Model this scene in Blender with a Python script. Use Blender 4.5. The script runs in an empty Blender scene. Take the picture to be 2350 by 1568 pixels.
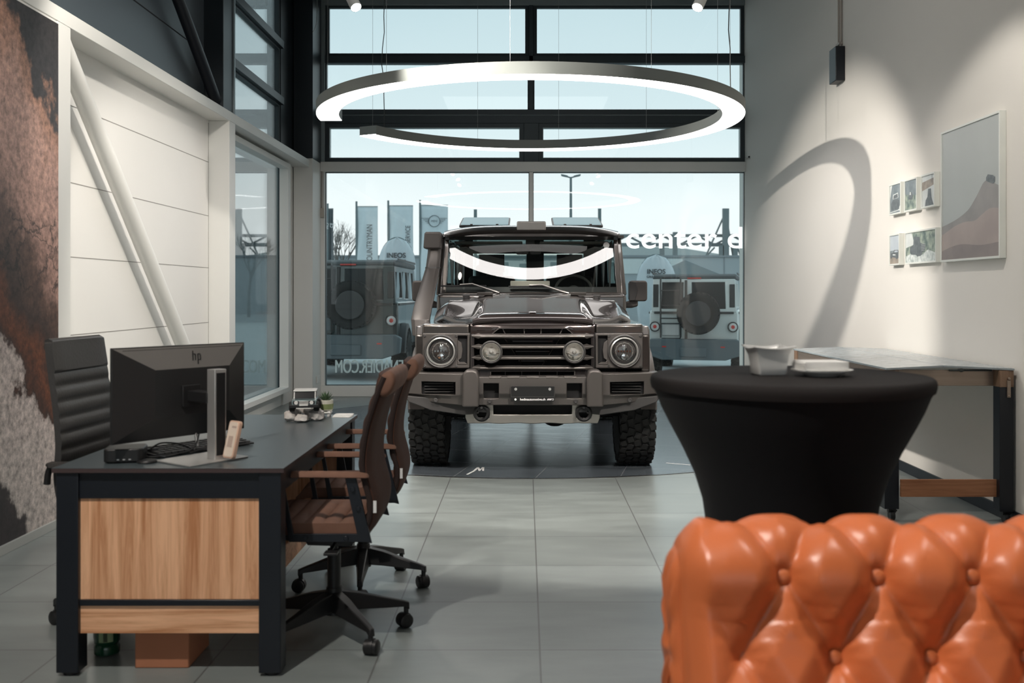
import bpy, bmesh, math, random
from math import sin, cos, pi, sqrt, radians as R, atan2
from mathutils import Vector, Matrix, noise
random.seed(7)
SC = bpy.context.scene
COL = SC.collection

# ---------------------------------------------------------------- camera
cd = bpy.data.cameras.new('camera'); cam = bpy.data.objects.new('camera', cd); COL.objects.link(cam)
cam.location = (0, 0, 1.35); cam.rotation_euler = (R(90), 0, 0)
cd.sensor_width = 36; cd.lens = 36
cd.shift_x = -31/2350; cd.shift_y = -112/2350
cd.clip_end = 400
cd.dof.use_dof = True; cd.dof.focus_distance = 7.9; cd.dof.aperture_fstop = 3.6
SC.camera = cam
# ---------------------------------------------------------------- view
vs = SC.view_settings
SC.display_settings.display_device = 'sRGB'
vs.view_transform = 'Standard'; vs.look = 'None'; vs.gamma = 1.0; vs.exposure = 0.28; vs.use_curve_mapping = False
# ---------------------------------------------------------------- overcast sky
W = bpy.data.worlds.new('overcast_sky'); SC.world = W; W.use_nodes = True
nt = W.node_tree; nt.nodes.clear()
o_ = nt.nodes.new('ShaderNodeOutputWorld'); b_ = nt.nodes.new('ShaderNodeBackground')
tc = nt.nodes.new('ShaderNodeTexCoord'); sx = nt.nodes.new('ShaderNodeSeparateXYZ'); cr = nt.nodes.new('ShaderNodeValToRGB')
nz = nt.nodes.new('ShaderNodeTexNoise'); nz.inputs['Scale'].default_value = 2.5; nz.inputs['Detail'].default_value = 4
ma = nt.nodes.new('ShaderNodeMath'); ma.operation = 'MULTIPLY_ADD'; ma.inputs[1].default_value = 0.10
L = nt.links.new
L(tc.outputs['Generated'], sx.inputs[0]); L(tc.outputs['Generated'], nz.inputs['Vector'])
L(nz.outputs['Fac'], ma.inputs[0]); L(sx.outputs['Z'], ma.inputs[2]); L(ma.outputs[0], cr.inputs['Fac'])
e = cr.color_ramp.elements
e[0].position = 0.0; e[0].color = (0.45, 0.55, 0.56, 1)
e[1].position = 1.0; e[1].color = (0.52, 0.72, 0.78, 1)
for p, c in ((0.05, (0.90, 0.95, 0.95, 1)), (0.13, (0.88, 0.95, 0.955, 1)), (0.20, (0.70, 0.83, 0.86, 1)), (0.33, (0.54, 0.70, 0.75, 1))):
    q = cr.color_ramp.elements.new(p); q.color = c
L(cr.outputs[0], b_.inputs['Color']); b_.inputs['Strength'].default_value = 0.95; L(b_.outputs[0], o_.inputs[0])

# ---------------------------------------------------------------- large fill lights, added out of view
def area(name, loc, size, power, col=(1, .95, .88), rot=(0, 0, 0)):
    d = bpy.data.lights.new(name, 'AREA'); d.shape = 'RECTANGLE'; d.size = size[0]; d.size_y = size[1]; d.energy = power; d.color = col
    o = bpy.data.objects.new(name, d); COL.objects.link(o); o.location = loc; o.rotation_euler = rot
    return o
def spot(name, loc, target, power, ang=60, blend=.35, col=(1, .93, .84), rad=.04):
    d = bpy.data.lights.new(name, 'SPOT'); d.energy = power; d.spot_size = R(ang); d.spot_blend = blend; d.color = col; d.shadow_soft_size = rad
    o = bpy.data.objects.new(name, d); COL.objects.link(o); o.location = loc
    o.rotation_euler = (Vector(target)-Vector(loc)).to_track_quat('-Z', 'Y').to_euler()
    return o
area('overhead_fill_light', (0.3, 2.0, 4.9), (4.0, 5.0), 16, (1, .95, .88))  # this and the next are unseen soft fill, added to brighten the room
area('overhead_fill_light', (0.0, 7.0, 4.9), (3.0, 2.6), 22, (1, .96, .92))
area('rear_fill_light', (0, -4.3, 2.2), (4.6, 2.4), 36, (.86, .96, 1.0), (R(90), 0, 0))  # bluish fill added behind the camera; the rear wall has no window

# ---------------------------------------------------------------- materials
MATS = {}
def nodes(name):
    m = bpy.data.materials.new(name); m.use_nodes = True; MATS[name] = m
    t = m.node_tree; t.nodes.clear()
    out = t.nodes.new('ShaderNodeOutputMaterial'); p = t.nodes.new('ShaderNodeBsdfPrincipled')
    t.links.new(p.outputs[0], out.inputs[0])
    return m, t, p
def rgba(c): return (c[0], c[1], c[2], 1)
def mk(name, col, rough=.5, metal=0, coat=0, bump=None, var=None, spec=.5, rvar=0, sheen=0, aniso=None, coatr=.05):
    m, t, p = nodes(name); N = t.nodes.new; K = t.links.new
    p.inputs['Base Color'].default_value = rgba(col); p.inputs['Roughness'].default_value = rough
    p.inputs['Metallic'].default_value = metal; p.inputs['Coat Weight'].default_value = coat; p.inputs['Coat Roughness'].default_value = coatr
    p.inputs['Specular IOR Level'].default_value = spec
    if sheen: p.inputs['Sheen Weight'].default_value = sheen; p.inputs['Sheen Roughness'].default_value = .5
    c = N('ShaderNodeTexCoord'); mp = N('ShaderNodeMapping'); K(c.outputs['Object'], mp.inputs[0])
    if aniso: mp.inputs['Scale'].default_value = aniso
    vsc, va = var if var else (6, .06)
    n = N('ShaderNodeTexNoise'); n.inputs['Scale'].default_value = vsc; n.inputs['Detail'].default_value = 4
    K(mp.outputs[0], n.inputs['Vector'])
    mx = N('ShaderNodeMix'); mx.data_type = 'RGBA'
    mx.inputs[6].default_value = rgba([x*(1-va) for x in col]); mx.inputs[7].default_value = rgba([min(1, x*(1+va)) for x in col])
    K(n.outputs['Fac'], mx.inputs[0]); K(mx.outputs[2], p.inputs['Base Color'])
    if rvar:
        mr = N('ShaderNodeMapRange'); mr.inputs[3].default_value = max(0, rough-rvar); mr.inputs[4].default_value = min(1, rough+rvar)
        K(n.outputs['Fac'], mr.inputs[0]); K(mr.outputs[0], p.inputs['Roughness'])
    if bump:
        b = N('ShaderNodeTexNoise'); b.inputs['Scale'].default_value = bump[0]; b.inputs['Detail'].default_value = 3
        K(mp.outputs[0], b.inputs['Vector'])
        bb = N('ShaderNodeBump'); bb.inputs['Strength'].default_value = bump[1]; bb.inputs['Distance'].default_value = .002
        K(b.outputs['Fac'], bb.inputs['Height']); K(bb.outputs[0], p.inputs['Normal'])
    return m
def emit(name, col, s):
    m, t, p = nodes(name)
    p.inputs['Base Color'].default_value = rgba(col); p.inputs['Emission Color'].default_value = rgba(col); p.inputs['Emission Strength'].default_value = s
    return m
def glass(name, tint=(.9, .97, .97), refl=1.0, rough=0.0):
    m = bpy.data.materials.new(name); m.use_nodes = True; MATS[name] = m
    t = m.node_tree; t.nodes.clear(); N = t.nodes.new; K = t.links.new
    out = N('ShaderNodeOutputMaterial'); tr = N('ShaderNodeBsdfTransparent'); gl = N('ShaderNodeBsdfGlossy'); mx = N('ShaderNodeMixShader'); fr = N('ShaderNodeFresnel')
    tr.inputs[0].default_value = rgba(tint); gl.inputs['Roughness'].default_value = rough; gl.inputs[0].default_value = (1, 1, 1, 1); fr.inputs[0].default_value = 1.5
    mu = N('ShaderNodeMath'); mu.operation = 'MULTIPLY'; mu.inputs[1].default_value = refl; mu.use_clamp = True
    K(fr.outputs[0], mu.inputs[0]); K(mu.outputs[0], mx.inputs[0]); K(tr.outputs[0], mx.inputs[1]); K(gl.outputs[0], mx.inputs[2]); K(mx.outputs[0], out.inputs[0])
    return m
def vinyl(name, col):
    m = bpy.data.materials.new(name); m.use_nodes = True; MATS[name] = m
    t = m.node_tree; t.nodes.clear(); N = t.nodes.new; K = t.links.new
    out = N('ShaderNodeOutputMaterial'); d = N('ShaderNodeBsdfDiffuse'); tl = N('ShaderNodeBsdfTranslucent'); mx = N('ShaderNodeMixShader')
    d.inputs[0].default_value = rgba(col); tl.inputs[0].default_value = rgba(col); mx.inputs[0].default_value = .65
    K(d.outputs[0], mx.inputs[1]); K(tl.outputs[0], mx.inputs[2]); K(mx.outputs[0], out.inputs[0])
    return m
def wood(name, c1, c2, scale=(22, 22, 1.2), rough=.45):
    m, t, p = nodes(name); N = t.nodes.new; K = t.links.new
    c = N('ShaderNodeTexCoord'); mp = N('ShaderNodeMapping'); mp.inputs['Scale'].default_value = scale; K(c.outputs['Object'], mp.inputs[0])
    n = N('ShaderNodeTexNoise'); n.inputs['Scale'].default_value = 1; n.inputs['Detail'].default_value = 6; n.inputs['Roughness'].default_value = .65; n.inputs['Distortion'].default_value = .6
    K(mp.outputs[0], n.inputs['Vector'])
    r = N('ShaderNodeValToRGB'); r.color_ramp.elements[0].position = .34; r.color_ramp.elements[0].color = rgba(c1)
    r.color_ramp.elements[1].position = .62; r.color_ramp.elements[1].color = rgba(c2)
    q = r.color_ramp.elements.new(.47); q.color = rgba([a*.45+b*.55 for a, b in zip(c1, c2)])
    K(n.outputs['Fac'], r.inputs[0]); K(r.outputs[0], p.inputs['Base Color']); p.inputs['Roughness'].default_value = rough
    return m
def tile(name, c1, c2, grout, off, rot=0, size=.6, rough=.42, spec=.5, mort=.0035):
    m, t, p = nodes(name); N = t.nodes.new; K = t.links.new
    c = N('ShaderNodeTexCoord'); mp = N('ShaderNodeMapping'); K(c.outputs['Object'], mp.inputs[0])
    mp.vector_type = 'TEXTURE'; mp.inputs['Location'].default_value = (off[0], off[1], 0); mp.inputs['Rotation'].default_value = (0, 0, rot)
    b = N('ShaderNodeTexBrick'); b.offset = 0; b.inputs['Scale'].default_value = 1; b.inputs['Mortar Size'].default_value = mort
    b.inputs['Mortar Smooth'].default_value = .1
    b.inputs['Brick Width'].default_value = size; b.inputs['Row Height'].default_value = size
    b.inputs['Color1'].default_value = rgba(c1); b.inputs['Color2'].default_value = rgba(c2); b.inputs['Mortar'].default_value = rgba(grout)
    K(mp.outputs[0], b.inputs['Vector'])
    n = N('ShaderNodeTexNoise'); n.inputs['Scale'].default_value = 2.2; n.inputs['Detail'].default_value = 7; n.inputs['Roughness'].default_value = .6
    m2 = N('ShaderNodeMapping'); m2.inputs['Scale'].default_value = (1, 3.5, 1); K(mp.outputs[0], m2.inputs[0]); K(m2.outputs[0], n.inputs['Vector'])
    mr = N('ShaderNodeMapRange'); mr.inputs[1].default_value = .3; mr.inputs[2].default_value = .7; mr.inputs[3].default_value = .84; mr.inputs[4].default_value = 1.12; K(n.outputs['Fac'], mr.inputs[0])
    mx = N('ShaderNodeMix'); mx.data_type = 'RGBA'; mx.blend_type = 'MULTIPLY'; mx.inputs[0].default_value = 1
    K(b.outputs['Color'], mx.inputs[6]); K(mr.outputs[0], mx.inputs[7]); K(mx.outputs[2], p.inputs['Base Color'])
    p.inputs['Roughness'].default_value = rough; p.inputs['Specular IOR Level'].default_value = spec
    r2 = N('ShaderNodeMapRange'); r2.inputs[3].default_value = rough-.08; r2.inputs[4].default_value = rough+.1; K(n.outputs['Fac'], r2.inputs[0]); K(r2.outputs[0], p.inputs['Roughness'])
    bb = N('ShaderNodeBump'); bb.inputs['Strength'].default_value = .25; bb.inputs['Distance'].default_value = .002; bb.invert = True
    K(b.outputs['Fac'], bb.inputs['Height']); K(bb.outputs[0], p.inputs['Normal'])
    return m
def ramp_noise(name, stops, scale=5, detail=8, rough=.6, aniso=(1, 1, 1), dist=0):
    m, t, p = nodes(name); N = t.nodes.new; K = t.links.new
    c = N('ShaderNodeTexCoord'); mp = N('ShaderNodeMapping'); mp.inputs['Scale'].default_value = aniso; K(c.outputs['Object'], mp.inputs[0])
    n = N('ShaderNodeTexNoise'); n.inputs['Scale'].default_value = scale; n.inputs['Detail'].default_value = detail; n.inputs['Distortion'].default_value = dist
    K(mp.outputs[0], n.inputs['Vector']); r = N('ShaderNodeValToRGB')
    el = r.color_ramp.elements; el[0].position, el[0].color = stops[0][0], rgba(stops[0][1]); el[1].position, el[1].color = stops[-1][0], rgba(stops[-1][1])
    for s in stops[1:-1]: q = el.new(s[0]); q.color = rgba(s[1])
    K(n.outputs['Fac'], r.inputs[0]); K(r.outputs[0], p.inputs['Base Color']); p.inputs['Roughness'].default_value = rough
    return m

M = {}
M['floor'] = tile('grey_stone_tile', (.215, .240, .237), (.20, .224, .22), (.11, .115, .115), (.054, 5.068), rough=.31)
M['turn'] = tile('dark_turntable_tile', (.085, .10, .115), (.078, .092, .108), (.22, .23, .24), (.25, 7.55), R(-11.3), .6, .22, .6, .003)
M['rim'] = mk('steel_edge', (.25, .25, .25), .35, 1)
M['wallr'] = mk('warm_white_plaster', (.78, .755, .71), .9, bump=(220, .15), var=(.8, .02))
M['white'] = mk('white_painted_steel', (.76, .76, .73), .45, var=(3, .02))
M['panel'] = mk('white_wall_panel', (.78, .77, .74), .5, var=(1.5, .02))
M['dark'] = mk('dark_blue_grey_paint', (.009, .015, .020), .4, var=(2, .1))
M['darkpanel'] = mk('dark_wall_panel', (.06, .075, .088), .38, var=(1, .06))
M['alu'] = mk('anodised_window_frame', (.045, .058, .065), .38, .3)
M['alulight'] = mk('grey_window_bead', (.28, .33, .34), .4, .5)
M['ceil'] = mk('dark_ceiling', (.06, .065, .07), .9)
M['glass'] = glass('window_glass', (.97, .985, .985), .9)
M['ring'] = mk('silver_lamp_housing', (.17, .185, .178), .55, 0)
M['led'] = emit('warm_led_diffuser', (1.0, .955, .93), 8.5)
M['ledspot'] = emit('spot_lamp_glow', (1.0, .93, .86), 18)
M['black'] = mk('black_plastic', (.012, .012, .013), .45, bump=(300, .1))
M['blackmet'] = mk('black_powder_coat', (.007, .0095, .015), .42, bump=(400, .12))
M['lampsilver'] = mk('lamp_reflector_silver', (.72, .70, .66), .28, .55)
M['wiper'] = mk('wiper_metal', (.22, .21, .20), .35, .8)
M['seam'] = mk('dark_brown_seam', (.022, .011, .009), .8)
M['cable'] = mk('dark_cable', (.03, .035, .035), .5)
M['wire'] = mk('steel_wire', (.45, .47, .47), .35, .8)
M['desktop'] = mk('grey_linoleum_desktop', (.062, .078, .085), .30, var=(5, .04))
M['deskedge'] = mk('desktop_edge', (.045, .042, .044), .5)
M['oak'] = wood('light_oak_vertical', (.52, .225, .10), (.90, .52, .31), (26, 26, 1.3))
M['oakh'] = wood('light_oak_horizontal', (.52, .225, .10), (.90, .52, .31), (2.0, 26, 34))
M['walnut'] = wood('red_oak_rail', (.30, .12, .055), (.44, .20, .10), (3, 40, 60))
M['rawwood'] = wood('brown_wood_block', (.17, .10, .06), (.27, .17, .11), (30, 30, 4))
M['brown'] = mk('brown_suede', (.066, .030, .021), .75, bump=(60, .35), var=(9, .28), spec=.15, rvar=.1)
M['brownl'] = mk('light_brown_suede', (.19, .10, .070), .72, bump=(60, .35), var=(12, .3), spec=.2)
M['bleather'] = mk('black_leather', (.035, .033, .032), .42, bump=(90, .4), var=(10, .15))
M['leather'] = mk('cognac_leather', (.55, .140, .045), .36, bump=(140, .25), var=(5, .22), rvar=.06, spec=.5)
M['button'] = mk('leather_button', (.52, .14, .045), .4, bump=(200, .2))
M['cloth'] = mk('black_stretch_cloth', (.0035, .004, .0055), .8, bump=(500, .3), sheen=.03, spec=.25)
M['clothtop'] = mk('black_cloth_top', (.010, .008, .008), .85, bump=(500, .4), spec=.3)
M['porc'] = mk('white_porcelain', (.78, .77, .75), .25)
M['napkin'] = mk('paper_napkin', (.80, .79, .77), .9, bump=(60, .5))
M['silver'] = mk('brushed_aluminium', (.62, .61, .60), .38, .75)
M['mon'] = mk('monitor_plastic', (.022, .022, .023), .4, bump=(500, .1))
M['mong'] = mk('monitor_grey_back', (.135, .127, .12), .42, bump=(500, .1))
M['chrome'] = mk('chrome', (.8, .8, .8), .08, 1)
M['paint'] = mk('grey_brown_metallic_paint', (.078, .070, .065), .30, .75, 1.0, var=(300, .12))
M['hood'] = mk('dark_brown_gloss_paint', (.040, .031, .030), .22, .55, 1.0, var=(300, .12), coatr=.02)
M['gloss'] = mk('gloss_dark_grille', (.035, .03, .03), .2, .5, 1.0)
M['matt'] = mk('matt_grey_steel', (.088, .079, .075), .42, .45, bump=(300, .2))
M['mattd'] = mk('matt_dark_plastic', (.035, .033, .033), .55, bump=(300, .3))
M['skid'] = mk('satin_silver_skid', (.33, .315, .295), .42, .6, bump=(300, .15))
M['rubber'] = mk('tyre_rubber', (.012, .012, .012), .75, bump=(60, .5), var=(20, .3))
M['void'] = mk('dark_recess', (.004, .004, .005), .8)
M['carglass'] = glass('car_glass', (.86, .90, .88), 2.0)
M['lens'] = glass('lamp_lens', (.9, .9, .9), 1.3)
M['plate'] = mk('black_plate', (.012, .012, .012), .35)
M['wtext'] = mk('white_lettering', (.8, .8, .8), .5)
M['btext'] = mk('dark_lettering', (.04, .05, .06), .5)
M['interior'] = mk('car_interior', (.02, .02, .021), .7)
M['beige'] = mk('beige_plastic', (.50, .46, .40), .5)
M['frame'] = mk('white_picture_frame', (.74, .76, .72), .45)
M['asphalt'] = mk('pale_asphalt', (.42, .44, .44), .9, bump=(40, .5), var=(2, .1))
M['card'] = mk('cardboard', (.42, .17, .09), .8, var=(8, .1))
M['conduit'] = mk('painted_conduit', (.40, .36, .32), .5)
M['stone'] = mk('grey_stone_top', (.34, .38, .40), .22, var=(14, .25), rvar=.08)
M['bronze'] = mk('bronze_metal_rail', (.34, .27, .22), .38, .6, var=(3, .2), aniso=(1, 1, 20))

# ---------------------------------------------------------------- mesh helpers
class MB:
    def __init__(s): s.v = []; s.f = []; s.m = []; s.mi = 0
    def add(s, vs, fs, T=None):
        k = len(s.v)
        for v in vs:
            v = Vector(v)
            if T is not None: v = T @ v
            s.v.append(v)
        for f in fs: s.f.append([i+k for i in f]); s.m.append(s.mi)
        return s
    def bx(s, x0, x1, y0, y1, z0, z1, T=None):
        return s.add([(x0, y0, z0), (x1, y0, z0), (x1, y1, z0), (x0, y1, z0), (x0, y0, z1), (x1, y0, z1), (x1, y1, z1), (x0, y1, z1)],
                     [(0, 3, 2, 1), (4, 5, 6, 7), (0, 1, 5, 4), (1, 2, 6, 5), (2, 3, 7, 6), (3, 0, 4, 7)], T)
    def cyl(s, p0, p1, r0, r1=None, n=20, T=None):
        if r1 is None: r1 = r0
        p0 = Vector(p0); p1 = Vector(p1); d = (p1-p0).normalized()
        a = d.orthogonal().normalized(); b = d.cross(a)
        vs = [p0+(a*cos(2*pi*i/n)+b*sin(2*pi*i/n))*r0 for i in range(n)]+[p1+(a*cos(2*pi*i/n)+b*sin(2*pi*i/n))*r1 for i in range(n)]
        fs = [(i, (i+1) % n, n+(i+1) % n, n+i) for i in range(n)]+[tuple(range(n))[::-1], tuple(range(n, 2*n))]
        return s.add(vs, fs, T)
    def tube(s, path, r, n=10, T=None, cap=True):
        P = [Vector(p) for p in path]; rs = r if isinstance(r, (list, tuple)) else [r]*len(P)
        t = (P[1]-P[0]).normalized(); a = t.orthogonal().normalized(); vs = []
        for i, p in enumerate(P):
            t2 = (P[min(i+1, len(P)-1)]-P[max(i-1, 0)]).normalized()
            a = (a-t2*a.dot(t2)).normalized(); b = t2.cross(a)
            vs += [p+(a*cos(2*pi*j/n)+b*sin(2*pi*j/n))*rs[i] for j in range(n)]
        fs = [(i*n+j, i*n+(j+1) % n, (i+1)*n+(j+1) % n, (i+1)*n+j) for i in range(len(P)-1) for j in range(n)]
        if cap: fs += [tuple(range(n))[::-1], tuple(range((len(P)-1)*n, len(P)*n))]
        return s.add(vs, fs, T)
    def lathe(s, prof, c=(0, 0, 0), ax='Z', n=32, T=None, closed=False, cap=True):
        vs = []
        for r, h in prof:
            for i in range(n):
                a = 2*pi*i/n; u, w = r*cos(a), r*sin(a)
                vs.append({'Z': (c[0]+u, c[1]+w, c[2]+h), 'Y': (c[0]+u, c[1]+h, c[2]+w), 'X': (c[0]+h, c[1]+u, c[2]+w)}[ax])
        k = len(prof)
        fs = [(j*n+i, j*n+(i+1) % n, (j+1)*n+(i+1) % n, (j+1)*n+i) for j in range(k-1) for i in range(n)]
        if closed: fs += [((k-1)*n+i, (k-1)*n+(i+1) % n, (i+1) % n, i) for i in range(n)]
        elif cap:
            if prof[0][0] > 1e-5: fs.append(tuple(range(n))[::-1])
            if prof[-1][0] > 1e-5: fs.append(tuple(range((k-1)*n, k*n)))
        return s.add(vs, fs, T)
    def prism(s, poly, ax, a, b, T=None):
        n = len(poly)
        def P(q, h): return {'X': (h, q[0], q[1]), 'Y': (q[0], h, q[1]), 'Z': (q[0], q[1], h)}[ax]
        vs = [P(q, a) for q in poly]+[P(q, b) for q in poly]
        fs = [(i, (i+1) % n, n+(i+1) % n, n+i) for i in range(n)]+[tuple(range(n))[::-1], tuple(range(n, 2*n))]
        return s.add(vs, fs, T)
    def ringp(s, out, inn, ax, a, b, T=None):
        n = len(out)
        def P(q, h): return {'X': (h, q[0], q[1]), 'Y': (q[0], h, q[1]), 'Z': (q[0], q[1], h)}[ax]
        vs = [P(q, a) for q in out]+[P(q, a) for q in inn]+[P(q, b) for q in out]+[P(q, b) for q in inn]
        fs = []
        for i in range(n):
            j = (i+1) % n
            fs += [(i, j, n+j, n+i), (2*n+i, 3*n+i, 3*n+j, 2*n+j), (i, 2*n+i, 2*n+j, j), (n+i, n+j, 3*n+j, 3*n+i)]
        return s.add(vs, fs, T)
    def loft(s, secs, T=None, loop=True, cap=True):
        n = len(secs[0]); vs = [p for q in secs for p in q]; fs = []
        for i in range(len(secs)-1):
            for j in range(n if loop else n-1): fs.append((i*n+j, i*n+(j+1) % n, (i+1)*n+(j+1) % n, (i+1)*n+j))
        if cap and loop: fs += [tuple(range(n))[::-1], tuple(range((len(secs)-1)*n, len(secs)*n))]
        return s.add(vs, fs, T)
    def ell(s, c, r, nu=20, nv=12, T=None):
        prof = [(max(1e-6, sin(pi*j/nv)), -cos(pi*j/nv)) for j in range(nv+1)]
        vs = [(c[0]+r[0]*p*cos(2*pi*i/nu), c[1]+r[1]*p*sin(2*pi*i/nu), c[2]+r[2]*h) for p, h in prof for i in range(nu)]
        fs = [(j*nu+i, j*nu+(i+1) % nu, (j+1)*nu+(i+1) % nu, (j+1)*nu+i) for j in range(nv) for i in range(nu)]
        return s.add(vs, fs, T)
    def cells(s, x0, x1, z0, z1, holes, y0, y1, warp=None, div=.05, T=None):
        """plate in XZ with rectangular holes, thickness y0..y1"""
        def brk(a, b, ex):
            q = sorted(set([a, b]+[e for e in ex if a < e < b])); out = []
            for i in range(len(q)-1):
                k = max(1, int(round((q[i+1]-q[i])/div)))
                out += [q[i]+(q[i+1]-q[i])*j/k for j in range(k)]
            return out+[q[-1]]
        xs = brk(x0, x1, [h[0] for h in holes]+[h[1] for h in holes]); zs = brk(z0, z1, [h[2] for h in holes]+[h[3] for h in holes])
        nx, nz_ = len(xs), len(zs)
        def solid(i, j):
            if i < 0 or j < 0 or i >= nx-1 or j >= nz_-1: return False
            cx, cz = (xs[i]+xs[i+1])/2, (zs[j]+zs[j+1])/2
            return not any(h[0] < cx < h[1] and h[2] < cz < h[3] for h in holes)
        vs = []; idx = {}
        def V(i, j, k):
            if (i, j, k) not in idx:
                p = (xs[i], y1 if k else y0, zs[j]); idx[(i, j, k)] = len(vs); vs.append(warp(*p) if warp else p)
            return idx[(i, j, k)]
        fs = []
        for i in range(nx-1):
            for j in range(nz_-1):
                if not solid(i, j): continue
                fs.append((V(i, j, 0), V(i+1, j, 0), V(i+1, j+1, 0), V(i, j+1, 0))); fs.append((V(i, j, 1), V(i, j+1, 1), V(i+1, j+1, 1), V(i+1, j, 1)))
                if not solid(i-1, j): fs.append((V(i, j, 0), V(i, j+1, 0), V(i, j+1, 1), V(i, j, 1)))
                if not solid(i+1, j): fs.append((V(i+1, j, 0), V(i+1, j, 1), V(i+1, j+1, 1), V(i+1, j+1, 0)))
                if not solid(i, j-1): fs.append((V(i, j, 0), V(i, j, 1), V(i+1, j, 1), V(i+1, j, 0)))
                if not solid(i, j+1): fs.append((V(i, j+1, 0), V(i+1, j+1, 0), V(i+1, j+1, 1), V(i, j+1, 1)))
        return s.add(vs, fs, T)
    def build(s, name, mat, parent=None, loc=None, bev=0, seg=2, smooth=35, sub=0, recalc=True):
        me = bpy.data.meshes.new(name); bm = bmesh.new()
        vv = [bm.verts.new(v) for v in s.v]
        for f, mi in zip(s.f, s.m):
            try: fc = bm.faces.new([vv[i] for i in f]); fc.material_index = mi
            except ValueError: pass
        if recalc: bmesh.ops.recalc_face_normals(bm, faces=bm.faces)
        bm.to_mesh(me); bm.free()
        for m in (mat if isinstance(mat, (list, tuple)) else [mat]): me.materials.append(m)
        if smooth:
            me.polygons.foreach_set('use_smooth', [True]*len(me.polygons)); me.set_sharp_from_angle(angle=R(smooth))
        o = bpy.data.objects.new(name, me); COL.objects.link(o)
        if parent is not None: o.parent = parent
        if loc is not None: o.location = loc
        if bev:
            b = o.modifiers.new('bevel', 'BEVEL'); b.width = bev; b.segments = seg; b.limit_method = 'ANGLE'; b.angle_limit = R(35); b.harden_normals = False
        if sub:
            b = o.modifiers.new('sub', 'SUBSURF'); b.levels = sub; b.render_levels = sub
        return o
def tag(o, label=None, cat=None, group=None, kind=None):
    if label: o['label'] = label
    if cat: o['category'] = cat
    if group: o['group'] = group
    if kind: o['kind'] = kind
    return o
def thing(name, label, cat, loc=(0, 0, 0), rz=0, group=None):
    o = bpy.data.objects.new(name, None); COL.objects.link(o); o.location = loc; o.rotation_euler = (0, 0, rz); o.empty_display_size = .1
    return tag(o, label, cat, group)
def struct(o): o['kind'] = 'structure'; return o
def copy_tree(o, parent=None):
    c = o.copy(); COL.objects.link(c)
    if parent is not None: c.parent = parent
    for ch in [x for x in list(bpy.data.objects) if x.parent == o]: copy_tree(ch, c)
    return c
def text(s, size, mat, parent, T, name='lettering', ext=.0008, sx=1.0, off=0, align='CENTER', space=1.0):
    cu = bpy.data.curves.new('t', 'FONT'); cu.body = s; cu.size = size; cu.extrude = ext; cu.align_x = align; cu.align_y = 'CENTER'; cu.offset = off; cu.space_character = space; cu.resolution_u = 6
    ob = bpy.data.objects.new('t', cu); COL.objects.link(ob)
    bpy.context.view_layer.update()
    me = bpy.data.meshes.new_from_object(ob.evaluated_get(bpy.context.evaluated_depsgraph_get()))
    bpy.data.objects.remove(ob)
    me.transform(T @ Matrix.Diagonal((sx, 1, 1, 1))); me.materials.clear(); me.materials.append(mat)
    o = bpy.data.objects.new(name, me); COL.objects.link(o); o.parent = parent
    return o
FACE_CAM = Matrix.Rotation(R(90), 4, 'X')          # text plane facing -Y
def TM(x, y, z): return Matrix.Translation((x, y, z))
def circ(cx, cy, r, n=24, a0=0): return [(cx+r*cos(a0+2*pi*i/n), cy+r*sin(a0+2*pi*i/n)) for i in range(n)]
def rrect(x0, x1, y0, y1, r, n=5):
    out = []
    for cx, cy, a in ((x1-r, y1-r, 0), (x0+r, y1-r, 90), (x0+r, y0+r, 180), (x1-r, y0+r, 270)):
        out += [(cx+r*cos(R(a+90*i/n)), cy+r*sin(R(a+90*i/n))) for i in range(n+1)]
    return out
# ================================================================ room shell
XL, XR, YF, ZC, YB = -2.95, 2.86, 13.44, 5.6, -5.0
struct(MB().bx(-3.2, 3.1, YB-.1, YF+.25, -.12, 0).build('floor', M['floor']))
struct(MB().bx(-3.2, 3.1, YB-.1, YF+.25, ZC, ZC+.12).build('ceiling', M['ceil']))
struct(MB().bx(XR, XR+.24, YB, YF+.25, 0, ZC).build('wall_right', M['wallr']))
struct(MB().bx(-3.2, XR, YB-.1, YB, 0, ZC).build('wall_rear', M['wallr']))
w = MB(); w.bx(XL-.2, -2.7, YB, 5.9, 0, 2.915); w.bx(XL-.2, XL+.06, 5.9, 9.5, 0, 2.92)
wl = struct(w.build('wall_left', M['panel']))
# joints of the white and dark wall panels
j = MB()
for z in (.61, 1.08, 1.577, 2.05, 2.54): j.bx(XL+.059, XL+.0615, 6.08, 9.34, z-.003, z+.003)
j.bx(XL+.059, XL+.0615, 9.325, 9.334, 0, 2.9)
j.build('panel_joint', mk('joint_shadow_gap', (.30, .29, .27), .7), wl)
w = MB(); w.bx(XL-.2, XL+.06, YB, 9.45, 2.92, ZC)
wu = struct(w.build('wall_left_upper', M['darkpanel']))
MB().bx(XL+.059, XL+.062, YB, 9.3, 3.505, 3.515).build('panel_joint', M['void'], wu)
# far end pier behind left column, and wall over the left windows
w = MB(); w.bx(XL-.02, XL+.04, 12.3, YF+.25, 0, 3.0); w.bx(XL-.02, XL+.02, 9.45, 12.3, 0, .17); w.bx(XL-.02, XL+.02, 9.45, 12.3, 2.88, 3.0)
struct(w.build('wall_left_pier', M['panel']))
w = MB(); w.bx(XL-.02, XL+.04, 12.18, YF+.25, 3.0, ZC); w.bx(XL-.02, XL+.04, 9.45, 12.3, 5.1, ZC)
struct(w.build('wall_left_pier_upper', M['dark']))
w = MB(); w.bx(-2.95, XR, YF, YF+.2, 5.16, ZC)
struct(w.build('wall_front', M['dark']))
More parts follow.
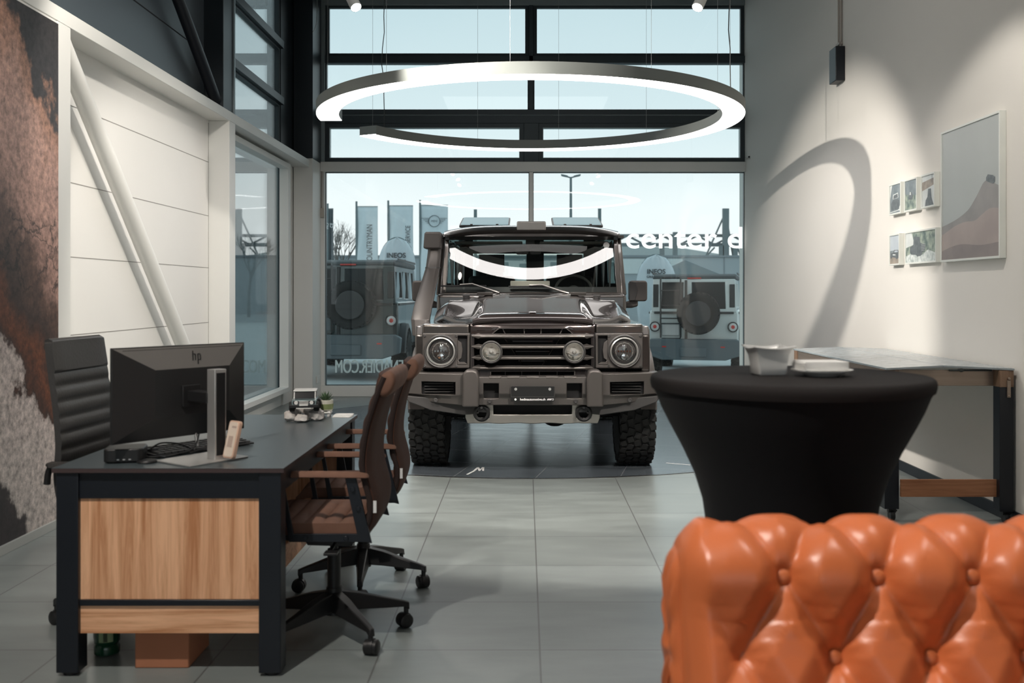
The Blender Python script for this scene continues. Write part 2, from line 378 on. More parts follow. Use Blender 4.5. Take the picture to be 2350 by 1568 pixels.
# steel frame: beam, columns, braces
n_tr = [0]
def trim(mb, mat, **k):
    n_tr[0] += 1; return struct(mb.build('trim_%d' % n_tr[0], mat, **k))
trim(MB().bx(-2.95, -2.7, YB, 12.8, 2.92, 3.01), M['white'], bev=.004)
for y0, y1 in ((5.91, 6.08), (9.34, 9.53)):
    trim(MB().bx(-2.9, -2.7, y0, y1, 0, 2.92), M['white'], bev=.004)
trim(MB().bx(-2.9, -2.66, 12.8, YF, 0, 3.03), M['white'], bev=.004)
trim(MB().bx(-2.9, -2.66, 12.8, YF, 3.03, ZC), M['dark'], bev=.004)
trim(MB().bx(-2.9, -2.715, 9.2, 9.5, 3.01, ZC), M['dark'], bev=.004)
trim(MB().bx(-2.93, -2.70, 9.5, 9.53, 3.01, ZC), mk('grey_steel_flange', (.22, .27, .29), .35, .3))
trim(MB().cyl((-2.775, 6.1, 2.86), (-2.775, 9.36, -.02), .057, n=32), M['white'])
trim(MB().cyl((-2.785, 5.6, 5.35), (-2.785, 9.24, 3.06), .05, n=32), M['blackmet'])
# transom across the far window
trim(MB().bx(-2.66, XR, 13.28, 13.46, 2.925, 3.05), M['white'], bev=.004)
trim(MB().bx(-2.66, XR, 13.30, 13.50, 0, .138), M['white'], bev=.004)
trim(MB().bx(-2.72, -2.615, 13.32, 13.46, .138, 2.925), M['white'], bev=.004)
trim(MB().bx(.048, .098, 13.34, 13.46, .138, 2.925), M['white'], bev=.003)
# baseboards
def base(mb, name, mat): return struct(mb.build(name, mat, bev=.002))
base(MB().bx(XR-.014, XR, YB, 13.28, 0, .075), 'baseboard_right', M['blackmet'])
base(MB().bx(-2.70, -2.682, YB, 5.91, 0, .05), 'baseboard_left', mk('aluminium_baseboard', (.45, .46, .44), .4, .3))

# ---- windows
n_w = [0]
def window(axis, a0, a1, z0, z1, pos, fr, fmat, glassmat=None, depth=.06, bead=None, sash=0):
    """axis 'Y': window in XZ plane at y=pos; axis 'X': in YZ plane at x=pos"""
    n_w[0] += 1
    root = bpy.data.objects.new('window_%d' % n_w[0], None); COL.objects.link(root); struct(root)
    root.location = ((a0+a1)/2, pos, z0) if axis == 'Y' else (pos, (a0+a1)/2, z0)
    cx = (a0+a1)/2; h = z1-z0; A0, A1 = a0-cx, a1-cx
    out = [(A0, 0), (A1, 0), (A1, h), (A0, h)]; inn = [(A0+fr, fr), (A1-fr, fr), (A1-fr, h-fr), (A0+fr, h-fr)]
    MB().ringp(out, inn, axis, -depth/2, depth/2).build('window_frame', fmat, root, bev=.003)
    if bead:
        o2 = inn; i2 = [(A0+fr+.008, fr+.008), (A1-fr-.008, fr+.008), (A1-fr-.008, h-fr-.008), (A0+fr+.008, h-fr-.008)]
        MB().ringp(o2, i2, axis, -depth/2+.005, depth/2-.005).build('bead', bead, root)
    m = MB()
    if axis == 'Y': m.bx(A0+fr*.8, A1-fr*.8, -.004, .004, fr*.8, h-fr*.8)
    else: m.bx(-.004, .004, A0+fr*.8, A1-fr*.8, fr*.8, h-fr*.8)
    m.build('pane', glassmat or M['glass'], root, smooth=0)
    return root
G0, G1 = -2.615, XR
thin = mk('white_window_rim', (.62, .66, .65), .4)
window('Y', G0, .048, .138, 2.925, 13.41, .008, M['alu'])
window('Y', .098, G1, .138, 2.925, 13.41, .008, M['alu'])
for a0, a1 in ((G0, .045), (.10, G1)):
    window('Y', a0, a1, 4.43, 5.12, 13.41, .05, M['alu'], bead=None)
    window('Y', a0, a1, 3.72, 4.36, 13.41, .018, M['alu'])
window('Y', G0, -.02, 3.05, 3.56, 13.40, .055, M['alu'], bead=M['alulight'], depth=.1)
window('Y', .17, G1, 3.05, 3.56, 13.40, .055, M['alu'], bead=M['alulight'], depth=.1)
trim(MB().bx(G0, XR, 13.34, 13.48, 3.56, 3.74), M['alu'], bev=.003)
trim(MB().bx(G0, XR, 13.34, 13.48, 4.345, 4.44), M['alu'], bev=.003)
trim(MB().bx(G0, XR, 13.34, 13.48, 5.1, 5.17), M['alulight'], bev=.003)
trim(MB().bx(-.02, .17, 13.33, 13.48, 3.05, 3.56), M['alu'], bev=.003)
trim(MB().bx(.045, .10, 13.34, 13.48, 3.74, 5.1), M['alu'], bev=.003)
trim(MB().bx(-2.68, G0, 13.33, 13.48, 3.05, 5.17), M['alulight'], bev=.003)
# thin pipe and bolts along the dark transom
trim(MB().cyl((-2.4, 13.335, 3.665), (2.7, 13.335, 3.665), .005, n=8), M['alulight'])
# left windows
window('X', 9.5, 12.28, .17, 2.885, XL, .022, M['alu'])
trim(MB().ringp([(9.5, .17), (12.3, .17), (12.3, 2.89), (9.5, 2.89)], [(9.56, .225), (12.19, .225), (12.19, 2.83), (9.56, 2.83)], 'X', XL+.02, XL+.13), M['white'], bev=.003)
for z0, z1 in ((3.02, 3.60), (3.66, 4.27), (4.33, 5.1)):
    window('X', 9.5, 12.18, z0, z1, XL, .035, M['alu'])
for z in (3.63, 4.30):
    trim(MB().bx(XL-.01, XL+.075, 9.5, 12.2, z-.045, z+.045), M['dark'], bev=.003)
trim(MB().bx(XL-.02, XL+.14, 9.5, 12.2, 3.0, 3.06), M['white'], bev=.003)

# ---- turntable
tt = thing('turntable', 'large round dark tiled vehicle turntable set in the floor under the grey off-roader', 'turntable', (0.05, 10.22, 0))
MB().lathe([(2.79, 0), (2.79, .003), (0.001, .003)], n=160).build('platform', M['turn'], tt)
MB().ringp(circ(0, 0, 2.812, 160), circ(0, 0, 2.79, 160), 'Z', 0, .0045).build('rim', M['rim'], tt)
# white M mark and thin marks on the platform
def flatT(x, y, z, rz=0): return TM(x-.05, y-10.22, z) @ Matrix.Rotation(rz, 4, 'Z')
mm = MB()
mk_ = [(-.16, 0), (-.10, 0), (-.04, .10), (.0, 0), (.045, 0), (.085, .10), (.11, 0), (.16, 0), (.145, .17), (.07, .17), (.035, .07), (-.005, .17), (-.075, .17)]
mm.prism(mk_, 'Z', 0, .001, flatT(-.355, 7.74, .0032, 0) @ Matrix.Diagonal((.26, .9, 1, 1)))
mm.build('floor_emblem', M['wtext'], tt)
for a_ in ((.08, -.41, 7.66, -16), (.1, 1.20, 8.05, 62)): MB().bx(-.008, .008, -a_[0], a_[0], 0, .001, flatT(a_[1], a_[2], .0032, R(a_[3]))).build('floor_mark', M['wtext'], tt)

# ---- mural on the left wall
m, t, p = nodes('rust_and_rock_mural'); N = t.nodes.new; K = t.links.new
c = N('ShaderNodeTexCoord'); sp = N('ShaderNodeSeparateXYZ'); K(c.outputs['Object'], sp.inputs[0])
n1 = N('ShaderNodeTexNoise'); n1.inputs['Scale'].default_value = 2.6; n1.inputs['Detail'].default_value = 9; n1.inputs['Roughness'].default_value = .62
K(c.outputs['Object'], n1.inputs['Vector'])
# z + distortion + diagonal
a1 = N('ShaderNodeMath'); a1.operation = 'MULTIPLY_ADD'; a1.inputs[1].default_value = 1.1; K(n1.outputs['Fac'], a1.inputs[0]); K(sp.outputs['Z'], a1.inputs[2])
a2 = N('ShaderNodeMath'); a2.operation = 'MULTIPLY_ADD'; a2.inputs[1].default_value = .95; K(sp.outputs['Y'], a2.inputs[0]); K(a1.outputs[0], a2.inputs[2])
a3 = N('ShaderNodeMath'); a3.operation = 'MULTIPLY'; a3.inputs[1].default_value = 1/4.2; K(a2.outputs[0], a3.inputs[0])
r1 = N('ShaderNodeValToRGB'); el = r1.color_ramp.elements
st = [(.0, (.02, .015, .018)), (.065, (.03, .02, .022)), (.08, (.50, .45, .42)), (.235, (.56, .48, .45)), (.25, (.05, .022, .015)), (.29, (.16, .05, .02)), (.35, (.05, .028, .022)),
      (.42, (.12, .065, .048)), (.47, (.44, .26, .21)), (.60, (.52, .31, .25)), (.665, (.40, .21, .14)), (.685, (.03, .026, .028)), (1, (.05, .042, .04))]
el[0].position, el[0].color = st[0][0], rgba(st[0][1]); el[1].position, el[1].color = st[-1][0], rgba(st[-1][1])
for s_ in st[1:-1]: qq = el.new(s_[0]); qq.color = rgba(s_[1])
K(a3.outputs[0], r1.inputs[0])
n2 = N('ShaderNodeTexNoise'); n2.inputs['Scale'].default_value = 22; n2.inputs['Detail'].default_value = 12; n2.inputs['Roughness'].default_value = .8; K(c.outputs['Object'], n2.inputs['Vector'])
mr = N('ShaderNodeMapRange'); mr.inputs[1].default_value = .36; mr.inputs[2].default_value = .66; mr.inputs[3].default_value = .35; mr.inputs[4].default_value = 1.45; K(n2.outputs['Fac'], mr.inputs[0])
vo = N('ShaderNodeTexVoronoi'); vo.feature = 'DISTANCE_TO_EDGE'; vo.inputs['Scale'].default_value = 6
nv = N('ShaderNodeMix'); nv.data_type = 'RGBA'; nv.inputs[0].default_value = .35; K(c.outputs['Object'], nv.inputs[6]); K(n1.outputs['Color'], nv.inputs[7]); K(nv.outputs[2], vo.inputs['Vector'])
cr1 = N('ShaderNodeMapRange'); cr1.inputs[1].default_value = 0; cr1.inputs[2].default_value = .05; cr1.inputs[3].default_value = .2; cr1.inputs[4].default_value = 1; K(vo.outputs['Distance'], cr1.inputs[0])
# cracks only in a band
bz = N('ShaderNodeMapRange'); bz.inputs[1].default_value = .12; bz.inputs[2].default_value = .22; bz.inputs[3].default_value = 0; bz.inputs[4].default_value = 1
bb1 = N('ShaderNodeMath'); bb1.operation = 'MULTIPLY_ADD'; bb1.inputs[1].default_value = .9; K(n1.outputs['Fac'], bb1.inputs[0]); K(sp.outputs['Z'], bb1.inputs[2])
bb2 = N('ShaderNodeMath'); bb2.operation = 'SUBTRACT'; bb2.inputs[1].default_value = 2.05; K(bb1.outputs[0], bb2.inputs[0])
bb3 = N('ShaderNodeMath'); bb3.operation = 'ABSOLUTE'; K(bb2.outputs[0], bb3.inputs[0]); K(bb3.outputs[0], bz.inputs[0])
pw = N('ShaderNodeMath'); pw.operation = 'MAXIMUM'; K(cr1.outputs[0], pw.inputs[0]); K(bz.outputs[0], pw.inputs[1])
x1 = N('ShaderNodeMix'); x1.data_type = 'RGBA'; x1.blend_type = 'MULTIPLY'; x1.inputs[0].default_value = 1; K(r1.outputs[0], x1.inputs[6]); K(mr.outputs[0], x1.inputs[7])
x2 = N('ShaderNodeMix'); x2.data_type = 'RGBA'; x2.blend_type = 'MULTIPLY'; x2.inputs[0].default_value = 1; K(x1.outputs[2], x2.inputs[6]); K(pw.outputs[0], x2.inputs[7])
K(x2.outputs[2], p.inputs['Base Color']); p.inputs['Roughness'].default_value = .5
MUR = m
mu = MB().bx(-.0, .006, -2.2, .0, .05, 2.90).build('wall_mural', MUR, loc=(-2.70, 5.905, 0))
tag(mu, 'floor to ceiling printed mural of rusty pink and dark rock on the left wall', 'mural')

# ================================================================ ring lamp
rl = thing('ring_lamp', 'large open circular pendant lamp with glowing underside hanging over the parked off-roader', 'pendant lamp', (.045, 9.30, 2.915))
tilt = Matrix.Rotation(R(-.45), 4, 'X')
def arc_sec(r0, r1, z0, z1, a0, a1, n=150):
    return [[(r0*cos(a), r0*sin(a), z0), (r1*cos(a), r1*sin(a), z0), (r1*cos(a), r1*sin(a), z1), (r0*cos(a), r0*sin(a), z1)] for a in [a0+(a1-a0)*i/n for i in range(n+1)]]
A0, A1 = R(-180), R(152.5)
MB().loft(arc_sec(1.71, 1.91, .006, .092, A0, A1), T=tilt).build('housing', M['ring'], rl, smooth=30)
q = MB().loft(arc_sec(1.708, 1.712, .0, .006, A0, A1), T=tilt); q.loft(arc_sec(1.908, 1.912, .0, .006, A0, A1), T=tilt); q.build('edge_lip', M['ring'], rl, smooth=30)
MB().loft(arc_sec(1.715, 1.906, -.002, .006, A0, A1), T=tilt).build('diffuser', M['led'], rl, smooth=30)
for a in (-172, -128, -95, -60, -22, 12, 48, 80, 108, 150):
    x, y = 1.81*cos(R(a)), 1.81*sin(R(a))
    MB().cyl((x, y, .09), (x, y, ZC-2.922), .0013, n=6).build('suspension_wire', M['wire'], rl)
def wavy(x, y, z0, z1, amp=.012): return [(x+amp*sin(i*1.1)+amp*.6*sin(i*2.3+1), y, z0+(z1-z0)*i/16) for i in range(17)]
MB().tube(wavy(-1.475, 1.0, .085, ZC-2.922), .0045, 6).build('power_cable', M['cable'], rl)
MB().tube(wavy(1.74, -.35, .085, ZC-2.922, .008), .0045, 6).build('power_cable', M['cable'], rl)
# ================================================================ track spotlights
def track(x, y0, y1, z, label):
    t_ = thing('lighting_track', label, 'lighting track', (x, 0, z), 0, 'ceiling lighting tracks')
    MB().bx(-.018, .018, y0, y1, 0, .035).build('rail', M['white'], t_, bev=.002)
    for yy in (y0+.3, (y0+y1)/2, y1-.3): MB().cyl((0, yy, .035), (0, yy, ZC-z), .004, n=8).build('hanger', M['wire'], t_)
    return t_
TZ = 4.12
track(-1.50, 1.2, 9.3, TZ, 'white ceiling lighting track above the left side of the room')
track(1.52, 1.2, 9.3, TZ, 'white ceiling lighting track above the right side of the room')
def spotlamp(x, y, target, label, power, ang=55, lit=True, blend=.4, group=None):
    t_ = thing('track_spotlight', label, 'spotlight', (x, y, TZ), 0, group)
    MB().bx(-.018, .018, -.075, .075, -.11, 0).build('driver_box', M['white'], t_, bev=.003)
    piv = Vector((0, 0, -.235)); d = (Vector(target)-Vector((x, y, TZ-.14))).normalized()
    MB().cyl((0, 0, -.11), piv, .012, n=12).build('stem', M['white'], t_)
    Tq = Matrix.Translation(piv) @ d.to_track_quat('Z', 'Y').to_matrix().to_4x4()
    MB().lathe([(.03, -.075), (.048, -.06), (.05, .08), (.046, .082), (.043, .06)], T=Tq, n=28).build('barrel', M['white'], t_)
    MB().lathe([(.0001, .076), (.044, .076), (.0441, .072), (.0001, .07)], T=Tq, n=28).build('lens', M['ledspot'], t_)
    pos = Vector((x, y, TZ))+piv+d*.1
    spot('spot_beam', pos, target, power, ang, blend)
spotlamp(-1.50, 8.9, (.1, 7.2, .9), 'white track spotlight hanging at the top left of the far window', 130, 60)
spotlamp(1.52, 8.9, (-.0, 7.2, .9), 'white track spotlight hanging at the top right of the far window', 130, 60)
for x, y, tg, pw_, an, lb in ((-1.50, 6.5, (2.86, 9.7, .75), 640, 54, 'track spotlight above the room aimed across at the bare right wall'),
        (1.52, 5.6, (-2.85, 8.2, .7), 430, 48, 'track spotlight above the room aimed across at the white wall panels'),
        (1.52, 5.0, (2.86, 6.8, .9), 110, 60, 'track spotlight above the room aimed at the framed pictures'),
        (-1.50, 5.4, (-2.85, 8.0, 1.0), 110, 84, 'track spotlight above the desk aimed at the white wall panels'),
        (-1.50, 3.2, (-2.7, 5.6, 1.2), 90, 70, 'track spotlight above the desk aimed at the mural'),
        (-1.50, 4.4, (.1, 7.0, .4), 400, 36, 'track spotlight above the desk aimed at the vehicle front'),
        (1.52, 3.6, (.3, 6.4, 0), 700, 44, 'track spotlight above the cocktail table aimed at the vehicle front'),
        (1.52, 2.0, (.75, 2.1, .8), 110, 50, 'track spotlight above the sofa aimed at the floor'),
        (-1.50, 1.6, (-1.2, 3.7, .5), 300, 44, 'track spotlight above the room aimed at the desk end'),
        (-1.50, 1.3, (.8, 2.0, .75), 360, 34, 'track spotlight above the left of the room aimed at the sofa')):
    spotlamp(x, y, tg, lb, pw_, an)
# ================================================================ off-road vehicles
def sm(a): a = max(0, min(1, a)); return a*a*(3-2*a)
def lerp(a, b, t): return a+(b-a)*t
def wheel(parent, x, y, side, r=.405, spare=False):
    """side: +1 outward +X"""
    k = r/.405
    tb = MB(); prof = [(.235, -.10), (.29, -.125), (.345, -.133), (.378, -.128), (.390, -.105), (.393, 0), (.390, .105), (.378, .128), (.345, .133), (.29, .125), (.235, .10)]
    tb.lathe([(a*k, b*k) for a, b in prof], ax='X', n=64, closed=True)
    nl = 36
    for ri, hh in enumerate((-.108, -.058, -.004, .052, .106)):
        for i in range(nl):
            a = 2*pi*(i+(ri % 2)*.5)/nl; T = Matrix.Rotation(a, 4, 'X') @ TM(hh*k, 0, .392*k) @ Matrix.Rotation(R(18*(-1)**(ri+i)), 4, 'Z')
            wv = .040 if ri in (0, 4) else .044
            tb.bx(-wv*.52, wv*.52, -.024, .024, -.012, .013, T)
    for i in range(nl):
        for sd in (-1, 1):
            a = 2*pi*(i+.25)/nl; T = Matrix.Rotation(a, 4, 'X') @ TM(.131*sd*k, 0, .36*k)
            tb.bx(-.006, .006, -.016, .016, -.022, .018+.01*(i % 2), T)
    w_ = thing_part('wheel', parent, (x, y, r+.003))
    tb.build('tyre', M['rubber'], w_, smooth=30)
    rb = MB(); rb.lathe([(.02, .07*side), (.06, .085*side), (.09, .05*side), (.19, .06*side), (.225, .10*side), (.24, .095*side), (.235, -.09), (.20, -.08), (.05, -.05), (.02, -.05)], ax='X', n=32)
    for i in range(8):
        a = 2*pi*i/8; rb.cyl((.05*side, .09*cos(a), .09*sin(a)), (.065*side, .20*cos(a), .20*sin(a)), .018, .022, n=8)
    rb.build('rim', M['mattd'], w_, smooth=40)
    return w_
def thing_part(name, parent, loc=(0, 0, 0)):
    o = bpy.data.objects.new(name, None); COL.objects.link(o); o.parent = parent; o.location = loc; o.empty_display_size = .1; return o

car = thing('off_road_vehicle', 'glossy dark grey-brown boxy off-road vehicle facing the camera on the turntable', 'car', (.052, 7.33, .003))
# --- bonnet
def hoodz(x, y):
    ax = abs(x); zp = 1.190+.155*sm((y-.10)/1.9)**.75*1.02
    if y < .30: zp -= ((.30-y)/.13)**2*.022
    val = lerp(1.150, 1.305, sm((y-.35)/1.15)); lobe = lerp(1.135, 1.285, sm((y-.35)/.85))
    if ax < .36: return zp+.006*(1-(ax/.36)**2)
    if ax < .47: return lerp(zp, val, sm((ax-.36)/.11))
    if ax < .68: return lerp(val, lobe, sm((ax-.47)/.21))
    return lerp(lobe, lobe-.085, ((ax-.68)/.10)**1.3)
def hoodf(x): ax = abs(x); return .17 if ax < .44 else lerp(.17, .80, ((ax-.44)/.34)**.9)
hx = [-.78+1.56*i/78 for i in range(79)]; secs = []
for x in hx:
    f0 = hoodf(x); row = [(x, 1.60, hoodz(x, 1.6)-.06)]+[(x, lerp(1.60, f0, (i/30)), hoodz(x, lerp(1.60, f0, i/30))) for i in range(31)]
    zf = hoodz(x, f0); row += [(x, f0-.012, zf-.012), (x, f0-.014, zf-.03), (x, f0+.0, zf-.045), (x, f0+.05, zf-.05)]; secs.append(row)
hood = MB().loft(secs, loop=False, cap=False).build('bonnet', M['hood'], car, smooth=28)
b = MB(); b.ell((0, .24, hoodz(0, .24)+.004), (.028, .02, .008), 20, 8); b.build('bonnet_badge', M['chrome'], hood)
for s in (-1, 1):
    q = MB(); q.prism([(.33*s, 1.42), (.47*s, 1.50), (.47*s, 1.60), (.36*s, 1.60)], 'Z', 1.325, 1.352); q.build('hinge_cover', M['matt'], hood, bev=.004)
    q = MB(); q.bx(.56*s-.028, .56*s+.028, 1.44, 1.50, 1.27, 1.325); q.bx(.56*s-.012, .56*s+.012, 1.425, 1.44, 1.27, 1.31); q.cyl((.56*s-.03, 1.45, 1.322), (.56*s+.03, 1.45, 1.322), .008, n=10); q.build('bonnet_latch', M['mattd'], hood, bev=.003)
# --- nose panel between bonnet lip and grille with shallow trapezoid inlet
nose = MB(); nsec = []
for i in range(49):
    x = -.455+.91*i/48; ax = abs(x); zb = 1.040 if ax > .298 else (1.087 if ax < .247 else lerp(1.040, 1.087, (.298-ax)/.051)); cr_ = .03*(x/.455)**2; up = .014*sm((ax-.40)/.055)
    nsec.append([(x, .24, zb), (x, .150+cr_, zb), (x, .146+cr_, max(zb+.004, 1.075)), (x, .150+cr_, 1.100), (x, .160+cr_, 1.120+up), (x, .180+cr_, 1.136+up), (x, .24, 1.140+up)])
nose.loft(nsec)
ns = nose.build('nose_panel', M['hood'], car, smooth=50)
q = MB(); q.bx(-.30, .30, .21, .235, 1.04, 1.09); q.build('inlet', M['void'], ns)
q = MB(); q.ringp([(-.302, 1.042), (-.25, 1.090), (.25, 1.090), (.302, 1.042)], [(-.290, 1.048), (-.244, 1.084), (.244, 1.084), (.290, 1.048)], 'Y', .145, .155)
for x, dx in ((-.20, -.02), (-.06, -.003), (.06, .003), (.20, .02)): q.prism([(x-.004, 1.045), (x+.004, 1.045), (x+.004+dx, 1.083), (x-.004+dx, 1.083)], 'Y', .17, .19)
q.build('inlet_trim', M['matt'], ns)
# --- fenders
for s in (-1, 1):
    q = MB(); xa, xb = sorted((.458*s, .815*s))
    q.bx(xa, xb, .19, 1.63, .83, 1.118); fd = q.build('fender', M['paint'], car, bev=.022, seg=3)
    arch = [(.77+.47*cos(R(a)), .41+.47*sin(R(a))) for a in range(165, 14, -10)]
    side = [(.24, .76), (.30, .76)]+arch+[(1.30, .55), (1.63, .55), (1.63, 1.115), (.30, 1.10), (.235, 1.03)]
    q = MB(); q.prism(side, 'X', .80*s, .868*s); q.build('fender_side', M['paint'], fd, bev=.012)
    fl = []
    for a in range(172, 3, -8):
        ca, sa = cos(R(a)), sin(R(a)); r0, r1 = .455, .515
        fl.append([(.80*s, .77+r0*ca, .41+r0*sa), (.925*s, .77+r0*ca, .41+r0*sa), (.93*s, .77+(r0+.02)*ca, .41+(r0+.02)*sa), (.92*s, .77+r1*ca, .41+r1*sa), (.80*s, .77+(r1+.035)*ca, .41+(r1+.035)*sa)])
    MB().loft(fl).build('wheel_arch', M['matt'], car, smooth=40)
    # headlight panel
    pnl = MB(); cx = .669*s
    # the plate has an open vent towards the grille
    ox0, ox1 = sorted((.458*s, .805*s)); vx0, vx1 = sorted((.478*s, .548*s))
    pnl.cells(ox0, ox1, .795, 1.05, [(vx0, vx1, .822, 1.032)], .150, .185, div=.2)
    lp = pnl.build('headlight_panel', M['matt'], car, bev=.006, seg=2)
    q = MB(); q.bx(vx0-.01, vx1+.01, .182, .186, .81, 1.04); q.build('vent', M['void'], lp)
    q = MB(); q.prism([(.478*s, .825), (.50*s, .84), (.535*s, .84), (.548*s, .86), (.548*s, .822), (.478*s, .822)], 'Y', .145, .16)
    q.prism([(.548*s, .85), (.548*s, 1.0), (.52*s, .98), (.512*s, .93), (.52*s, .87)], 'Y', .147, .175); q.build('vent_guide', M['matt'], lp, bev=.003)
    q = MB(); q.ringp([(ox0-.004, .79), (ox1+.004, .79), (ox1+.004, 1.054), (ox0-.004, 1.054)], [(ox0+.004, .798), (ox1-.004, .798), (ox1-.004, 1.046), (ox0+.004, 1.046)], 'Y', .16, .19); q.build('panel_seal', M['void'], lp)
    for dx in (-.118, .118):
        for zz in (.812, 1.032):
            xx = cx+dx*(1 if abs(dx) else 1)
            if abs(xx) < .553: xx = .557*s
            MB().lathe([(.010, .150), (.010, .144), (.005, .142), (.0001, .145)], (xx, 0, zz), 'Y', 14).build('screw', M['mattd'], lp)
    hl = thing_part('headlight', car, (cx, .15, .918)); hl.scale = (1.07, 1.07, 1.07)
    MB().lathe([(.112, .0), (.116, -.012), (.108, -.022), (.100, -.018), (.096, 0)], ax='Y', n=48, closed=True).build('bezel', M['mattd'], hl)
    MB().lathe([(.098, -.004), (.097, -.020), (.090, -.024), (.084, -.014), (.082, .0)], ax='Y', n=48, closed=True).build('light_ring', mk('satin_ring', (.55, .55, .54), .3, .8) if s < 0 else M_ring, hl)
    if s < 0: M_ring = MATS['satin_ring']
    MB().lathe([(.084, -.008), (.08, .0), (.05, .012), (.0001, .014)], ax='Y', n=40, cap=False).build('reflector', M['gloss'], hl)
    MB().lathe([(.060, .006), (.063, -.004), (.058, -.002), (.050, .011)], ax='Y', n=12, closed=True).build('inner_reflector', M['lampsilver'], hl, smooth=5)
    q = MB()
    q.lathe([(.026, .01), (.028, -.006), (.02, -.016), (.0001, -.019)], (0, 0, -.035), 'Y', 24)
    for i in range(14):
        a = 2*pi*i/14; q.ell((.062*cos(a), -.004, .062*sin(a)), (.004, .003, .004), 8, 6)
    q.lathe([(.02, .01), (.021, -.004), (.012, -.010), (.0001, -.012)], (0, 0, .028), 'Y', 20)
    for i in range(5): q.bx(-.040+.02*i-.004, -.040+.02*i+.004, -.008, .0, -.004, .008)
    q.build('lamp_unit', M['chrome'], hl)
    MB().lathe([(.0001, -.030), (.04, -.028), (.068, -.022), (.083, -.012), (.083, -.008)], ax='Y', n=40, cap=False).build('lens', M['lens'], hl)
# --- grille
M['slat'] = mk('satin_grille_slat', (.17, .155, .147), .3, .6, .5)
gr = thing_part('grille', car)
q = MB(); q.cells(-.452, .452, .715, 1.044, [(-.425, .425, .79, 1.03), (-.305, .305, .742, .776)], .135, .19, div=.2, warp=lambda x, y, z: (x, y-.01*(z < .8), z)); q.build('grille_frame', M['gloss'], gr, bev=.006)
q = MB(); q.bx(-.43, .43, .235, .245, .72, 1.05); q.build('radiator', M['void'], gr)
q = MB(); q.ringp([(-.309, .738), (.309, .738), (.309, .780), (-.309, .780)], [(-.302, .745), (.302, .745), (.302, .773), (-.302, .773)], 'Y', .118, .13)
for x in (-.2, -.08, .05, .18): q.bx(x-.003, x+.003, .16, .18, .742, .776)
q.build('lower_inlet_trim', M['matt'], gr)
q = MB()
for a, b_ in (((-.21, 1.02), (-.055, .79)), ((.21, 1.02), (.055, .79))): q.cyl((a[0], .20, a[1]), (b_[0], .20, b_[1]), .006, n=6)
for z in (.845, .915, .99): q.bx(-.15+(1-z)*.3, .15-(1-z)*.3, .205, .215, z-.004, z+.004)
q.build('grille_insert', M['gloss'], gr)
for z in (1.032, .955, .875, .803):
    q = MB(); w_ = .445
    sec = lambda x, h, d: [(x, .18, z-h*.5), (x, .18, z+h*.9), (x, .13+d, z+h), (x, .095+d, z+.004), (x, .092+d, z-.004), (x, .10+d, z-h)]
    q.loft([sec(-w_, .004, .035), sec(-w_+.05, .020, .01), sec(-.38, .014, 0), sec(0, .014, -.006), sec(.38, .014, 0), sec(w_-.05, .020, .01), sec(w_, .004, .035)])
    q.build('grille_slat', M['slat'], gr, bev=.002, smooth=20)
for s in (-1, 1):
    fl_ = thing_part('auxiliary_lamp', car, (.30*s, .06, .918))
    MB().lathe([(.04, .09), (.07, .06), (.083, .01), (.083, -.012), (.076, -.020), (.070, -.016), (.068, 0)], ax='Y', n=40, closed=True).build('bezel', M['mattd'], fl_)
    MB().lathe([(.069, -.012), (.066, -.018), (.062, -.012)], ax='Y', n=40, closed=True).build('light_ring', M_ring, fl_)
    q = MB().lathe([(.064, -.006), (.058, .012), (.035, .032), (.0001, .038)], ax='Y', n=16, cap=False); q.lathe([(.014, .035), (.016, .0), (.01, -.008), (.0001, -.010)], ax='Y', n=16)
    q.bx(-.06, .06, .0, .01, -.002, .002); q.build('reflector', M['lampsilver'], fl_, smooth=5)
    MB().lathe([(.0001, -.022), (.035, -.020), (.058, -.014), (.065, -.008), (.065, -.004)], ax='Y', n=40, cap=False).build('lens', M['lens'], fl_)
